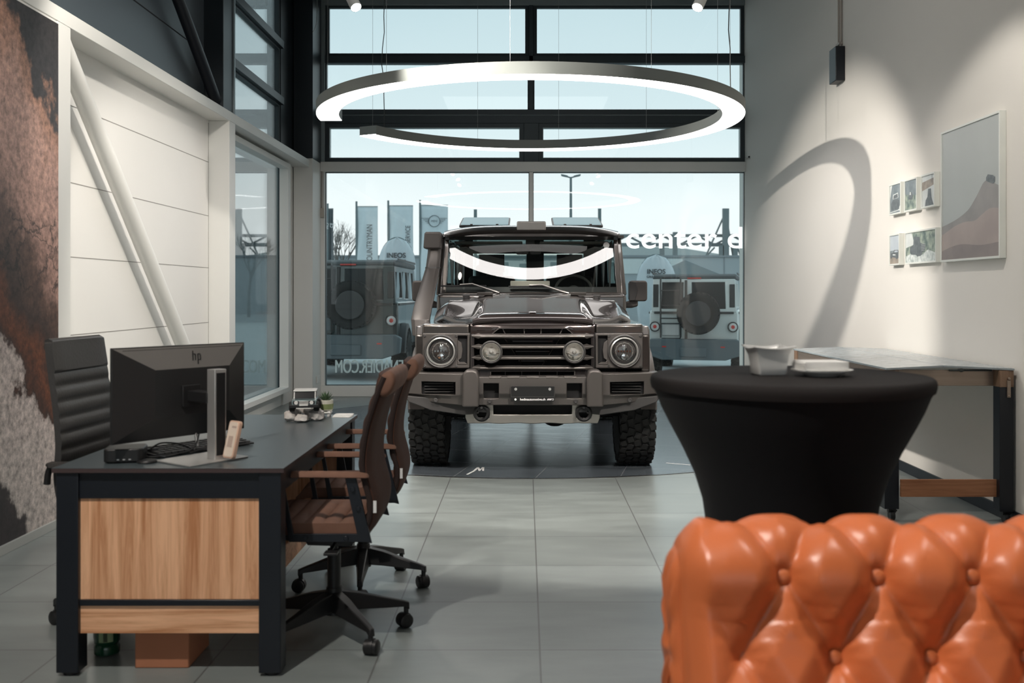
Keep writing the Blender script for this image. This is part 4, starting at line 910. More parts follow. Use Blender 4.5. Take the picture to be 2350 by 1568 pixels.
for k, pts in enumerate(([(0, -.03, .012), (.05, 0, .006), (.09, .06, .008), (.14, .10, .03), (.15, .14, .12), (.13, .19, .20)],
            [(0, -.01, .02), (.04, .02, .008), (.07, .09, .006), (.13, .11, .006), (.20, .10, .05), (.21, .14, .17)],
            [(0, .01, .03), (.03, .05, .05), (.09, .09, .04), (.13, .13, .01), (.11, .20, .006), (.04, .26, .006)],
            [(-.02, .02, .03), (.02, .09, .02), (.03, .18, .006), (-.04, .20, .006)],
            [(.0, -.04, .03), (.05, -.05, .02), (.06, .0, .005), (.03, .06, .005)])):
    P = [Vector(p) for p in pts]; out = []
    for i in range(len(P)-1):
        a, b, c2, d = P[max(0, i-1)], P[i], P[i+1], P[min(len(P)-1, i+2)]
        for j_ in range(6):
            t = j_/6; out.append(.5*((2*b)+(-a+c2)*t+(2*a-5*b+4*c2-d)*t*t+(-a+3*b-3*c2+d)*t**3))
    out.append(P[-1]); MB().tube(out, .0032, 8).build('cable', M['black'], cb_)
q = MB().cyl((.145, .12, .03), (.138, .112, .085), .006, n=10); q.build('connector', M['silver'], cb_)

# ---- model car on rocks, plant, cards
def rock(r, seed, flat=.8):
    bm = bmesh.new(); bmesh.ops.create_icosphere(bm, subdivisions=3, radius=1)
    for v in bm.verts:
        n_ = v.co.normalized(); d = 1+.35*noise.noise(n_*1.3+Vector((seed*3.1, 0, 0)))+.16*noise.noise(n_*3.7+Vector((0, seed*2.3, 0)))
        c = Vector((round(n_.x*2.2)/2.2, round(n_.y*2.2)/2.2, round(n_.z*2.2)/2.2)).normalized() if n_.length else n_
        v.co = (n_*.55+c*.45)*d*r; v.co.z *= flat
    mn = min(v.co.z for v in bm.verts)
    for v in bm.verts: v.co.z -= mn
    me = bpy.data.meshes.new('rock'); bm.to_mesh(me); bm.free(); me.polygons.foreach_set('use_smooth', [True]*len(me.polygons)); me.set_sharp_from_angle(angle=R(48))
    return me
rk = ramp_noise('pale_quartz_rock', [(.3, (.30, .26, .24)), (.45, (.56, .52, .49)), (.62, (.74, .70, .68))], 14, 8, .7)
def dp(px, py, z=.7345):
    Y = (1.35-z)*2350/(py-672); return ((px-1206)*Y/2350, Y, z)
for i, (px, py, r, fl, lb) in enumerate(((664, 968, .030, .9, 'leftmost pale rock beside the toy off-roader'), (676, 958, .026, 1.1, 'upright pale rock under the left rear of the toy off-roader'), (690, 970, .033, .6, 'dark-veined pale rock in front of the toy off-roader'),
        (694, 950, .022, 1.3, 'small rock stacked under the toy off-roader'), (722, 966, .040, .75, 'largest pale rock in front of the toy off-roader'), (738, 955, .030, .95, 'grey rock between toy off-roader and succulent'), (708, 957, .030, .7, 'rock beneath the front of the toy off-roader'))):
    x, y, z = dp(px, py); me = rock(r, i+1, fl); me.materials.append(rk); o = bpy.data.objects.new('rock', me); COL.objects.link(o); o.location = (x, y+.02, .7345); tag(o, lb, 'rock', 'pale rocks under the toy car')
tcx, tcy, tcz = (698-1206)*4.93/2350, 4.95, .785
tc_ = thing('toy_off_road_vehicle', 'small dark scale model off-roader standing on pale rocks on the desk', 'toy car', (tcx, tcy, tcz), R(8))
k = .068
q = MB(); q.prism([(-.075, .022), (-.073, .052), (-.025, .056), (.10, .054), (.10, .022)], 'X', -k*.85, k*.85); q.build('body', mk('teal_grey_enamel', (.20, .27, .28), .25, .3, .6), tc_, bev=.004)
q = MB(); q.prism([(-.022, .055), (-.008, .088), (.098, .090), (.10, .055)], 'X', -k*.75, k*.75); q.build('cab_window', M['gloss_black'], tc_, bev=.002)
q = MB(); q.bx(-k*.8, k*.8, -.015, .10, .088, .094); q.build('roof', M['porc'], tc_, bev=.002)
for s in (-1, 1):
    q = MB(); q.cyl((s*k*.73, -.021, .056), (s*k*.73, -.009, .088), .003, n=8); q.cyl((s*k*.76, .04, .056), (s*k*.74, .04, .088), .003, n=8); q.build('pillar', M['porc'], tc_)
q = MB(); q.bx(-k, k, -.090, -.078, .018, .032); q.bx(-k*.75, k*.75, -.080, -.074, .034, .05); q.build('bumper', M['black'], tc_, bev=.002)
q = MB()
for s in (-1, 1): q.cyl((s*.036, -.079, .042), (s*.036, -.083, .042), .009, n=16)
for i in range(5): q.bx(-.022, .022, -.083, -.080, .036+.003*i, .0375+.003*i)
q.bx(-.02, .02, -.093, -.090, .028, .036); q.bx(-.035, .035, -.092, -.089, .014, .018); q.build('headlamp_and_grille', M['porc'], tc_)
for sx in (-1, 1):
    for y in (-.045, .068):
        q = MB().lathe([(.010, -.011), (.020, -.013), (.024, -.009), (.024, .009), (.020, .013), (.010, .011)], (sx*k*.85, y, .021), 'X', 20, closed=True); q.build('wheel', M['rubber'], tc_)
x, y, z = dp(750, 955)
pt = thing('potted_succulent', 'small spiky green succulent in a white and green pot on the desk corner', 'potted plant', (x, 5.085, .7345))
q = MB(); q.lathe([(.026, .004), (.034, .012), (.037, .055), (.036, .062), (.031, .062), (.030, .05), (.0001, .05)], T=TM(0, 0, .022), n=36)
pb = q.build('pot', mk('cream_glaze', (.62, .60, .52), .3), pt)
MB().lathe([(.0348, .018), (.0372, .032), (.0378, .045), (.0345, .045)], T=TM(0, 0, .020), n=36).build('green_band', mk('olive_glaze', (.24, .29, .13), .35), pb)
q = MB()
for a in range(0, 360, 90): q.cyl((.022*cos(R(a+45)), .022*sin(R(a+45)), 0), (.024*cos(R(a+45)), .024*sin(R(a+45)), .03), .007, .010, n=10)
q.bx(-.028, .028, -.028, .028, .018, .026); q.build('pot_foot', M['porc'], pt, bev=.003)
lf = mk('succulent_leaf', (.075, .13, .065), .45, var=(60, .4))
for i in range(22):
    a = i*2.4; tl = .25+.75*(i/21); ln = .052-.006*tl
    d = Vector((cos(a)*sin(tl*1.1), sin(a)*sin(tl*1.1), cos(tl*1.1))); sd = Vector((-sin(a), cos(a), 0)); up = d.cross(sd)
    secs = []
    for t, w in ((0, .006), (.35, .0075), (.7, .004), (1, .0004)):
        c0 = Vector((0, 0, .075))+d*ln*t+Vector((0, 0, .006*t*t)); secs.append([c0-sd*w, c0+up*w*.35, c0+sd*w, c0-up*w*.5])
    MB().loft(secs).build('leaf', lf, pt)
for i in range(3):
    x, y, z = dp(786, 957-i*1.5); c_ = MB().prism(rrect(-.030, .030, -.045, .045, .004), 'Z', 0, .0025).build('paper_card', M['napkin'], None, loc=(x-.0+i*.004, y, .7346+.0026*i)); c_.rotation_euler = (0, 0, R(80+4*i))
    tag(c_, ['lowest white card of the small pile at the far desk corner', 'middle white card of the small pile at the far desk corner', 'top white card of the small pile at the far desk corner'][i], 'card', 'white cards at the far desk corner')

# ================================================================ office chairs
def star_base(root, rot, rad=.29, hub=.10, zc=.09, arm=M['black']):
    for i in range(5):
        a = R(rot+72*i); T = Matrix.Rotation(a, 4, 'Z')
        q = MB(); w0, w1 = .032, .016
        def sec(x, w, z0, z1): return [(x, -w, z0), (x, -w*.7, z1), (x, w*.7, z1), (x, w, z0)]
        q.loft([sec(.02, .03, .10, .175), sec(.10, .028, .098, .160), sec(.20, .02, .090, .130), sec(rad-.01, .015, .085, .108), sec(rad+.012, .013, .070, .100)], T=T)
        am = q.build('base_arm', arm, root, bev=.004, smooth=50)
        q = MB(); q.cyl((rad, 0, .09), (rad, 0, .05), .010, n=10, T=T)
        T2 = T @ TM(rad, 0, 0) @ Matrix.Rotation(R(40+67*i), 4, 'Z')
        for s in (-1, 1):
            q.lathe([(.006, -.009), (.022, -.010), (.028, -.006), (.028, .006), (.022, .011), (.004, .012)], (.017*s, .008, .0285), 'X', 20, T=T2)
        q.lathe([(.030, -.010), (.031, 0), (.030, .010)], (0, .008, .030), 'X', 24, T=T2)
        q.build('castor', M['black'], am, smooth=40)
    q = MB(); q.cyl((0, 0, .085), (0, 0, .19), .036, .030, n=24); q.cyl((0, 0, .18), (0, 0, .34), .026, n=24); q.cyl((0, 0, .33), (0, 0, .42), .016, n=20)
    q.build('gas_column', arm, root)
    q = MB(); q.prism([(-.11, .405), (-.09, .37), (.07, .365), (.12, .40), (.12, .43), (-.11, .43)], 'Y', -.07, .07); q.cyl((.02, -.02, .395), (.03, -.24, .385), .006, n=8); q.bx(.01, .06, -.27, -.22, .38, .39)
    q.build('seat_mechanism', arm, root, bev=.004)
def bez(P, n=10):
    P = [Vector(p) for p in P]; out = []
    for i in range(len(P)-1):
        a, b, c, d = P[max(0, i-1)], P[i], P[i+1], P[min(len(P)-1, i+2)]
        for j_ in range(n):
            t = j_/n; out.append(.5*((2*b)+(-a+c)*t+(2*a-5*b+4*c-d)*t*t+(-a+3*b-3*c+d)*t**3))
    return out+[P[-1]]
def visitor_chair(label, loc, rz, baserot):
    """faces -X; back towards +X"""
    r_ = thing('office_chair', label, 'chair', loc, R(rz), 'brown suede office chairs beside the desk')
    star_base(r_, baserot-rz)
    # backrest centre line in XZ
    cl = bez([(.13, 0, .445), (.165, 0, .48), (.180, 0, .56), (.150, 0, .70), (.165, 0, .84), (.205, 0, .97), (.232, 0, 1.035)], 12)
    secs = []; L_ = len(cl)
    for i, c in enumerate(cl):
        t = i/(L_-1); tn = (cl[min(i+1, L_-1)]-cl[max(i-1, 0)]).normalized(); nr = Vector((tn.z, 0, -tn.x))   # to rear
        th = .034 if 0 < i < L_-1 else .020
        th *= (1 if t < .95 else 1.15); w = .225*(1-.10*max(0, (.15-t)/.15)**2-.02*t)
        rib = .010*abs(sin(pi*(c.z-.44)/.075)) if c.z < 1.0 else .012
        row = []
        m_ = 12
        for j_ in range(m_+1):
            u = -1+2*j_/m_; ed = 1-abs(u)**6
            row.append(c+Vector((0, u*w, 0))-nr*(th*.62*(.45+.55*ed)+rib*ed))
        for j_ in range(m_, -1, -1):
            u = -1+2*j_/m_; ed = 1-abs(u)**6
            row.append(c+Vector((0, u*w*1.0, 0))+nr*(th*.75*(.45+.55*ed)))
        secs.append(row)
    bk = MB().loft(secs).build('backrest', M['brown'], r_, smooth=50)
    top = cl[-1]
    q = MB(); q.loft([[(top.x+.002-.3*(.06*k_)*sin(2*pi*a/20)*0+.034*k_*cos(2*pi*a/20)+.010*sin(2*pi*a/20), y, top.z-.028+.050*k_*sin(2*pi*a/20)) for a in range(20)] for y, k_ in ((-.226, .55), (-.223, .8), (-.214, .95), (-.19, 1), (0, 1.02), (.19, 1), (.214, .95), (.223, .8), (.226, .55))])
    q.build('headrest_roll', M['brownl'], bk, smooth=60)
    for s in (-1, 1):
        q = MB(); q.tube([c+Vector((-.004, s*.226*(1-.10*max(0, (.15-i/(L_-1))/.15)**2-.02*i/(L_-1)), 0)) for i, c in enumerate(cl)], .011, 8); q.build('side_seam', M['seam'], bk)
    MB().bx(.188, .200, -.2285, -.2275, .53, .575).build('care_label', M['wtext'], bk)
    # seat
    nx = 126; secs = []
    for i in range(nx+1):
        x = -.27+.42*i/nx; rb = .016*abs(sin(pi*(x+.27)/.066))**.6; ed = min(1, (x+.27)/.04, (.15-x)/.03+.3); ed = max(.25, ed)
        w = .222; row = [(x, w*(-1+2*j_/10), .452+.030*ed+rb*(1-abs(-1+2*j_/10)**4)+.008*(abs(-1+2*j_/10)**2)-.02*max(0, (-.2-x)/.07)**2) for j_ in range(11)]
        row += [(x, w*(1-2*j_/10), .445-.02*max(0, (-.2-x)/.07)**2) for j_ in range(11)]
        secs.append(row)
    MB().loft(secs).build('seat', M['brownl'], r_, smooth=50)
    for s in (-1, 1):
        # flat black steel side loop
        y0, y1 = (.232, .240) if s > 0 else (-.240, -.232)
        poly = [(.185, .42), (.165, .425), (-.105, .425), (-.122, .425), (-.160, .665), (-.146, .665), (-.106, .455), (.13, .455), (.085, .665), (.125, .668)]
        q = MB(); q.prism(poly, 'Y', y0-.004 if s < 0 else y0, y1 if s < 0 else y1+.004)
        for px_, pz in ((-.06, .440), (.09, .440), (.135, .55), (.115, .62)): q.cyl((px_, (y0 if s < 0 else y1)+.003*s, pz), (px_, (y0 if s < 0 else y1)+.012*s, pz), .009, n=12)
        fr = q.build('arm_frame', M['blackmet'], r_, bev=.0015)
        q = MB(); yc = .236*s
        q.loft([[(x, yc+w*a, z+h*b) for a, b in ((-1, -.6), (-.8, .6), (0, 1), (.8, .6), (1, -.6), (.5, -1), (-.5, -1))] for x, w, h, z in ((-.165, .012, .006, .668), (-.150, .022, .010, .674), (-.10, .026, .012, .676), (0, .026, .012, .676), (.13, .024, .012, .674), (.165, .018, .009, .670), (.172, .010, .005, .668))])
        q.build('armrest', M['brownl'], fr, smooth=60)
    MB().bx(-.2, .16, -.235, .235, .428, .446).build('seat_pan', M['black'], r_)
    return r_
visitor_chair('near brown suede office chair with ribbed seat, arms tucked under the desk side', (-.755, 4.04, 0), 0, -52)
visitor_chair('far brown suede office chair at the desk side, behind the nearer brown chair', (-.75, 4.74, 0), 2, -12)

def exec_chair():
    r_ = thing('executive_chair', 'tall black leather executive chair with ribbed back behind the desk', 'chair', (-1.635, 4.26, 0), R(-4))
    star_base(r_, 200)
    # faces +X ; local
    cl = bez([(-.13, 0, .46), (-.185, 0, .52), (-.205, 0, .62), (-.200, 0, .74), (-.212, 0, .88), (-.232, 0, 1.02), (-.246, 0, 1.12), (-.250, 0, 1.155)], 16)
    L_ = len(cl); secs = []
    for i, c in enumerate(cl):
        t = i/(L_-1); tn = (cl[min(i+1, L_-1)]-cl[max(i-1, 0)]).normalized(); nf = Vector((tn.z, 0, -tn.x))   # front (+x)
        w = lerp(.235, .215, t)*(1-.05*max(0, (t-.96)/.04)**2); rib = .010*abs(sin(pi*(c.z-.045)/.062))**.5 if c.z < 1.03 else .016
        th = .024 if 0 < i < L_-1 else .012; row = []
        for j_ in range(15):
            u = -1+2*j_/14; ed = 1-abs(u)**8; row.append(c+Vector((0, u*w, 0))+nf*(th*.5+rib*(.55+.45*ed)))
        for j_ in range(14, -1, -1):
            u = -1+2*j_/14; ed = 1-abs(u)**4; row.append(c+Vector((0, u*w*1.02, 0))-nf*(th*(.3+1.0*ed)))
        secs.append(row)
    bk = MB().loft(secs).build('backrest', M['bleather'], r_, smooth=45)
    q = MB(); t_ = cl[-1]; q.loft([[(t_.x+.022, y, t_.z-.03), (t_.x+.02, y, t_.z+.002), (t_.x+.002, y, t_.z+.012), (t_.x-.012, y, t_.z+.007), (t_.x-.016, y, t_.z-.03)] for y in (-.208, -.200, 0, .200, .208)]); q.build('top_roll', M['bleather'], bk, smooth=70)
    secs = []
    for i in range(61):
        x = -.17+.46*i/60; rb = .010*abs(sin(pi*(x+.17)/.077))**.5; ed = max(.2, min(1, (.29-x)/.05))
        secs.append([(x, .24*(-1+2*j_/10), .46+.035*ed+rb*(1-abs(-1+2*j_/10)**6)) for j_ in range(11)]+[(x, .24*(1-2*j_/10), .445) for j_ in range(11)])
    MB().loft(secs).build('seat', M['bleather'], r_, smooth=45)
    for s in (-1, 1):
        q = MB(); y = .268*s
        q.tube(bez([(-.22, y, .60), (-.21, y, .655), (-.17, y, .672), (.08, y, .668), (.11, y, .63), (.10, y*.95, .44), (.0, y*.8, .425)], 6), .013, 10); fr = q.build('arm_frame', M['black'], r_)
        q = MB(); q.loft([[(x, y+w*a, .678+h*b) for a, b in ((-1, -.8), (-.8, .5), (0, 1), (.8, .5), (1, -.8))] for x, w, h in ((-.22, .012, .005), (-.20, .026, .012), (.06, .026, .012), (.09, .014, .006))]); q.build('armrest', M['bleather'], fr, smooth=60)
    return r_
exec_chair()

# ================================================================ standing table
bt = thing('cocktail_table', 'round standing table wrapped in a tight black stretch cloth', 'table', (.757, 2.94, 0))
prof = [(1.112, .387), (1.106, .393), (1.094, .395), (1.082, .392), (1.06, .380), (1.02, .364), (.98, .344), (.907, .305), (.832, .270), (.753, .246), (.652, .232), (.55, .236), (.45, .256), (.35, .290), (.25, .325), (.12, .362), (.04, .385), (.02, .39)]
def cover_r(z, r, a):
    k = sm((.62-z)/.5); l = abs(cos(2*(a-R(45)-R(12))))
    return r*(1-.32*k*(1-l)**1.2)
secs = []
for z, r in prof: secs.append([(cover_r(z, r, 2*pi*i/96)*cos(2*pi*i/96), cover_r(z, r, 2*pi*i/96)*sin(2*pi*i/96), z) for i in range(96)])
MB().loft(secs, cap=False).build('stretch_cover', M['cloth'], bt, smooth=60)
MB().lathe([(.0001, 1.1145), (.378, 1.1145), (.388, 1.1130), (.394, 1.108), (.3965, 1.098), (.396, 1.088), (.393, 1.076), (.385, 1.076)], n=96, cap=False).build('top_cap', M['clothtop'], bt, smooth=60)
MB().lathe([(.385, 1.085), (.388, 1.10), (.0001, 1.108), (.0001, 1.08)], n=64).build('table_top', M['black'], bt)
q = MB(); q.cyl((0, 0, .06), (0, 0, 1.08), .03, n=20)
for a in range(4): q.cyl((0, 0, .07), (.375*cos(R(57+90*a)), .375*sin(R(57+90*a)), .02), .02, n=12)
q.build('pedestal', M['black'], bt)
# square flared bowl
bw = thing('square_bowl', 'white square flared porcelain bowl on the black standing table', 'bowl', (.698, 2.945, 1.1150), R(7))
def sq(w, z, n=6, e=.93): return [(x*w, y*w, z) for x, y in [(cos(R(a))*min(1/abs(cos(R(a))+1e-9), 1/abs(sin(R(a))+1e-9))*e, sin(R(a))*min(1/abs(cos(R(a))+1e-9), 1/abs(sin(R(a))+1e-9))*e) for a in range(0, 360, 5)]]
def sqf(w, z, f=0):
    out = []
    for a in range(0, 360, 5):
        c, s = cos(R(a)), sin(R(a)); k = min(1/max(abs(c), 1e-9), 1/max(abs(s), 1e-9)); corner = (k-1)/.4142
        out.append((c*k*w*(1-.03*corner), s*k*w*(1-.03*corner), z+f*corner))
    return out
MB().loft([sqf(.036, 0), sqf(.041, .003), sqf(.042, .03), sqf(.046, .055), sqf(.054, .071, .003), sqf(.062, .076, .006), sqf(.061, .079, .006), sqf(.052, .072, .002), sqf(.043, .055), sqf(.039, .03), sqf(.036, .008)]).build('bowl_body', M['porc'], bw, smooth=60)
pl_ = tag(MB().lathe([(.045, 0), (.05, .004), (.066, .010), (.084, .016), (.085, .019), (.066, .014), (.04, .008), (.0001, .007)], n=64).build('plate', M['porc'], None, loc=(.838, 2.895, 1.1148), smooth=60), 'round white porcelain plate holding napkins on the black standing table', 'plate')
for i in range(12):
    nn = MB().prism(rrect(-.065+.002*(i % 3), .063, -.055, .055-.0015*(i % 4), .003), 'Z', 0, .0018)
    nn = nn.build('paper_napkin', M['napkin'], None, loc=(.832+.0008*sin(i*2), 2.893+.001*cos(i*3), 1.1328+.0021*i)); nn.rotation_euler = (0, 0, R(4+1.2*sin(i*1.7)))
    tag(nn, 'topmost folded white paper napkin of the stack on the plate' if i == 11 else 'folded white paper napkin within the stack on the plate', 'napkin', 'folded napkins stacked on the plate')
# ================================================================ tufted sofa
sf = thing('chesterfield_sofa', 'cognac brown leather sofa with deep buttoned back in the near right corner', 'sofa', (1.06, 2.07, 0))
SX0, SX1 = .305-1.06, 2.20-1.06
# closed profile in YZ (front face at y=-.10, rear y=+.11), arc-length parametrised
pf = []
zt = .79
for i in range(14): pf.append((-.095-.11*sm((13-i)/9), .30+(zt-.30)*i/14))
for i in range(21):
    a = pi-pi*i/20; pf.append((.012+.107*cos(a), zt+.070*sin(a)))
for i in range(14): pf.append((.118, zt-(zt-.25)*(i+1)/14))
# resample finely
def resample(P, step):
    out = [Vector(P[0])]; 
    for a, b in zip(P[:-1], P[1:]):
        a, b = Vector(a), Vector(b); d = (b-a).length; k = max(1, int(round(d/step)))
        out += [a+(b-a)*j/k for j in range(1, k+1)]
    return out
PP = resample(pf, .006); arc = [0]
for a, b in zip(PP[:-1], PP[1:]): arc.append(arc[-1]+(b-a).length)
s_ref = arc[min(range(len(PP)), key=lambda i: abs(PP[i].y-.800)+(0 if PP[i].x < -.05 else 9))]
AX, AV = .183, .296
BX = .500-1.06
def puff(x, s):
    X = (x-BX)/AX; V = (s-s_ref)/AV
    p, q_ = X+V, X-V
    sp_ = lambda t: min(1, sqrt(sin(pi*t)**2+.006)*1.2)**.6
    f = sp_(p)*sp_(q_); f = lerp(f, .92, .5*sm((s-s_ref-.03)/.08))
    # distance to nearest button
    best = 9
    for (ox, ov) in ((0, 0), (.5, .5)):
        dx = (X-ox-round(X-ox))*AX; dv = (V-ov-round(V-ov))*AV; best = min(best, sqrt(dx*dx+dv*dv))
        ang = atan2(dv, dx); rr = sqrt(dx*dx+dv*dv)
        f += -.10*math.exp(-(rr/.045)**2)*(1+.5*sin(9*ang))
    return .044*f-.020*math.exp(-(best/.020)**2)
NX = 300; grid = []
for i in range(NX+1):
    x = SX0+(SX1-SX0)*i/NX; e0 = (x-SX0)/.055; e1 = (SX1-x)/.055; e = min(e0, e1)
    infl = sqrt(max(0, 1-(1-min(1, e))**2)) if e < 1 else 1
    row = []
    for k, P in enumerate(PP):
        a, b = PP[max(0, k-1)], PP[min(len(PP)-1, k+1)]; t = (b-a).normalized(); nrm = Vector((-t.y, t.x))
        s = arc[k]; front = 1 if P.x < 0 else sm(1-(P.x)/.10)
        d = lerp(.034, puff(x, s), .15+.85*sm((x-SX0)/.21))*max(.12, front)*(min(1, e*1.2+.1))
        mid = Vector((.012, min(P.y, .79))); q_ = mid+(P-mid)*(.60+.40*infl) if P.y > .3 else P
        q_ = q_+nrm*d
        row.append((x-(.02 if 0 else 0), q_.x, q_.y))
    grid.append(row)
mb = MB().loft(grid, loop=False, cap=False)
bk = mb.build('backrest', M['leather'], sf, smooth=0); bk.data.polygons.foreach_set('use_smooth', [True]*len(bk.data.polygons))
# gathered end panel
for sd, xx in ((-1, SX0), (1, SX1)):
    q = MB(); secs = []
    ring0 = [Vector((0, *grid[0 if sd < 0 else -1][k][1:])) for k in range(0, len(PP), 2)]; cen = Vector((0, .012, .62))
    for t, dx in ((1.0, 0), (.93, .012), (.75, .020), (.45, .016), (.12, .010)):
        secs.append([(xx+sd*(dx+.004*sin(k*.8)*(1-t)*t*4), cen.y+(v.y-cen.y)*t, cen.z+(v.z-cen.z)*t) for k, v in enumerate(ring0)])
    q.loft(secs, cap=True); q.build('end_panel', M['leather'], sf, smooth=60)
q = MB(); q.bx(SX0+.01, SX1-.01, -.07, .10, .10, .32); q.build('back_frame', M['leather'], sf, bev=.02)
q = MB(); q.bx(SX0, SX1, -.62, -.08, .16, .34); q.build('seat_base', M['leather'], sf, bev=.03, seg=3)
for i in range(3):
    w_ = (SX1-SX0)/3; q = MB(); q.bx(SX0+w_*i+.004, SX0+w_*(i+1)-.004, -.64, -.12, .34, .46); q.build('seat_cushion', M['leather'], sf, bev=.04, seg=4)
for x in (SX0+.08, SX1-.08):
    for y in (-.55, .05): MB().lathe([(.02, 0), (.03, .05), (.025, .11), (.035, .17)], (x, y, 0), n=16).build('leg', M['walnut'], sf)
bm_ = MB().ell((0, 0, 0), (.0155, .008, .0155), 20, 12)
first = None
for r in range(-3, 3):
    for c in range(-2, 10):
        X = c+(.5 if r % 2 else 0); x = BX+X*AX; s = s_ref+r*.5*AV
        if x < SX0+.06 or x > SX1-.06 or s < .02 or r > 0: continue
        k = min(range(len(arc)), key=lambda i: abs(arc[i]-s)); P = PP[k]
        a, b = PP[max(0, k-1)], PP[min(len(PP)-1, k+1)]; t = (b-a).normalized(); nrm = Vector((-t.y, t.x)); d = puff(x, s)+.012
        pos = (x, P.x+nrm.x*d, P.y+nrm.y*d)
        if first is None: first = bm_.build('button', M['button'], sf); o = first
        else: o = first.copy(); COL.objects.link(o); o.parent = sf
        o.location = pos; o.rotation_euler = (atan2(-nrm.y, -nrm.x), 0, 0)

# ================================================================ right side table
st = thing('side_table', 'long grey stone topped black table on castors against the right wall below the pictures', 'table', (2.115, 6.0, 0))
def slab(x0, x1, z0, z1, yn0, yn1, yf, th=.012):
    q = MB(); vs = [(x0, yn0, z0-th), (x1, yn1, z1-th), (x1, yf, z1-th), (x0, yf, z0-th), (x0, yn0, z0), (x1, yn1, z1), (x1, yf, z1), (x0, yf, z0)]
    q.add(vs, [(0, 3, 2, 1), (4, 5, 6, 7), (0, 1, 5, 4), (1, 2, 6, 5), (2, 3, 7, 6), (3, 0, 4, 7)]); return q.build('top_slab', M['stone'], st, bev=.0015)
slab(0, .345, .908, .921, 0, .04, 2.1); slab(.352, .727, .921, .909, .04, -.05, 2.1)
q = MB(); q.bx(.02, .69, .045, .06, .80, .895); q.bx(.005, .018, .03, 2.08, .80, .895); q.bx(.01, .69, 2.04, 2.07, .80, .895); rl_ = q.build('apron', M['bronze'], st, bev=.002)
q = MB(); q.cyl((.38, .03, .893), (.63, .03, .893), .006, n=8); q.ell((.45, .025, .893), (.014, .01, .010)); q.build('latch_bar', M['cable'], rl_)
for x0, y0, wd in ((.0, .03, .085), (.645, -.04, .082), (0, 1.98, .085), (.645, 1.98, .082)):
    q = MB(); q.bx(x0, x0+wd, y0, y0+.085, .075, .80); l_ = q.build('leg', M['blackmet'], st, bev=.002)
    q = MB(); q.lathe([(.008, -.013), (.030, -.014), (.033, -.008), (.033, .008), (.030, .014), (.008, .013)], (x0+wd/2+.01, y0+.035, .033), 'X', 24); q.bx(x0+wd/2-.012, x0+wd/2+.032, y0+.02, y0+.05, .05, .076); q.bx(x0+wd/2+.03, x0+wd/2+.042, y0+.03, y0+.045, .055, .065)
    q.build('castor', M['black'], l_, bev=.001)
    MB().bx(x0, x0+wd, y0, y0+.085, .80, .896).build('leg_cap', M['rawwood'], l_, bev=.001)
q = MB(); q.bx(.685, .705, -.052, -.040, .74, .84); q.cyl((.695, -.056, .85), (.695, -.04, .85), .008, n=10); q.cyl((.695, -.056, .75), (.695, -.04, .75), .006, n=10); q.build('hook_bracket', M['bronze'], st, bev=.002)
MB().bx(.085, .655, .0, .018, .153, .254).build('stretcher', M['walnut'], st, bev=.001)
MB().bx(.02, .045, .11, 1.98, .153, .254).build('stretcher', M['walnut'], st, bev=.001)

# ================================================================ pictures
def pic(y0, y1, z0, z1, label, draw, group='white framed photographs on the right wall', dep=.04, fw=.012):
    r_ = thing('framed_picture', label, 'picture', (XR, (y0+y1)/2, z0), R(90), group)
    # local: +x -> world +y ; local +y -> world -x ; so wall at local y=0 and front at y=dep
    w, h = y1-y0, z1-z0
    MB().ringp([(-w/2, 0), (w/2, 0), (w/2, h), (-w/2, h)], [(-w/2+fw, fw), (w/2-fw, fw), (w/2-fw, h-fw), (-w/2+fw, h-fw)], 'Y', 0.001, dep).build('frame', M['frame'], r_, bev=.001)
    q, mats = draw(w/2-fw*.9, h-fw*.9, fw*.9, dep-.006); q.build('print', mats, r_, smooth=0, recalc=False)
    return r_
def flatpoly(q, pts, y, mi):
    q.mi = mi; k = len(pts); q.add([(p[0], y, p[1]) for p in pts], [tuple(range(k))])
def P_(hw, zt, zb, f): return [(-hw*(2*a-1), zb+(zt-zb)*b) for a, b in f]   # a: 0=left in photo (far) .. 1=right (near)
pm = {}
def pmat(n, c1, c2, sc=6, **k):
    if n not in pm: pm[n] = ramp_noise(n, [(.35, c1), (.65, c2)], sc, 6, .45, **k)
    return pm[n]
def dunes(hw, zt, zb, y):
    q = MB(); mats = [pmat('print_sky', (.42, .45, .44), (.46, .49, .48), 1.5), pmat('print_far_dune', (.27, .26, .25), (.33, .31, .30), 5), pmat('print_near_dune', (.36, .30, .28), (.44, .37, .34), 2.5), pmat('print_dark', (.10, .12, .13), (.16, .18, .19), 30), pmat('print_low_dune', (.24, .205, .20), (.31, .265, .25), 3)]
    A = lambda f: P_(hw, zt, zb, f)
    flatpoly(q, A([(0, 0), (1, 0), (1, 1), (0, 1)]), y, 0)
    def S(f): P = [Vector((a, 0, b)) for a, b in f]; return [(p.x, p.z) for p in bez(P, 6)]
    flatpoly(q, A([(0, .2), (1, .2)]+S([(1, .49), (.88, .53), (.80, .55), (.74, .535), (.68, .49), (.60, .43), (.48, .36), (.30, .31), (.12, .28), (0, .265)])), y+.0006, 1)
    flatpoly(q, A([(0, 0), (1, 0)]+S([(1, .335), (.85, .345), (.72, .31), (.60, .275), (.42, .275), (.25, .255), (.10, .22), (0, .195)])), y+.0012, 2)
    flatpoly(q, A([(0, 0), (1, 0)]+S([(1, .10), (.7, .09), (.4, .11), (.2, .10), (0, .07)])), y+.0016, 4)
    flatpoly(q, A([(.79, .545), (.90, .515), (.93, .525), (.93, .56), (.90, .575), (.82, .59), (.79, .57)]), y+.002, 3)
    return q, mats
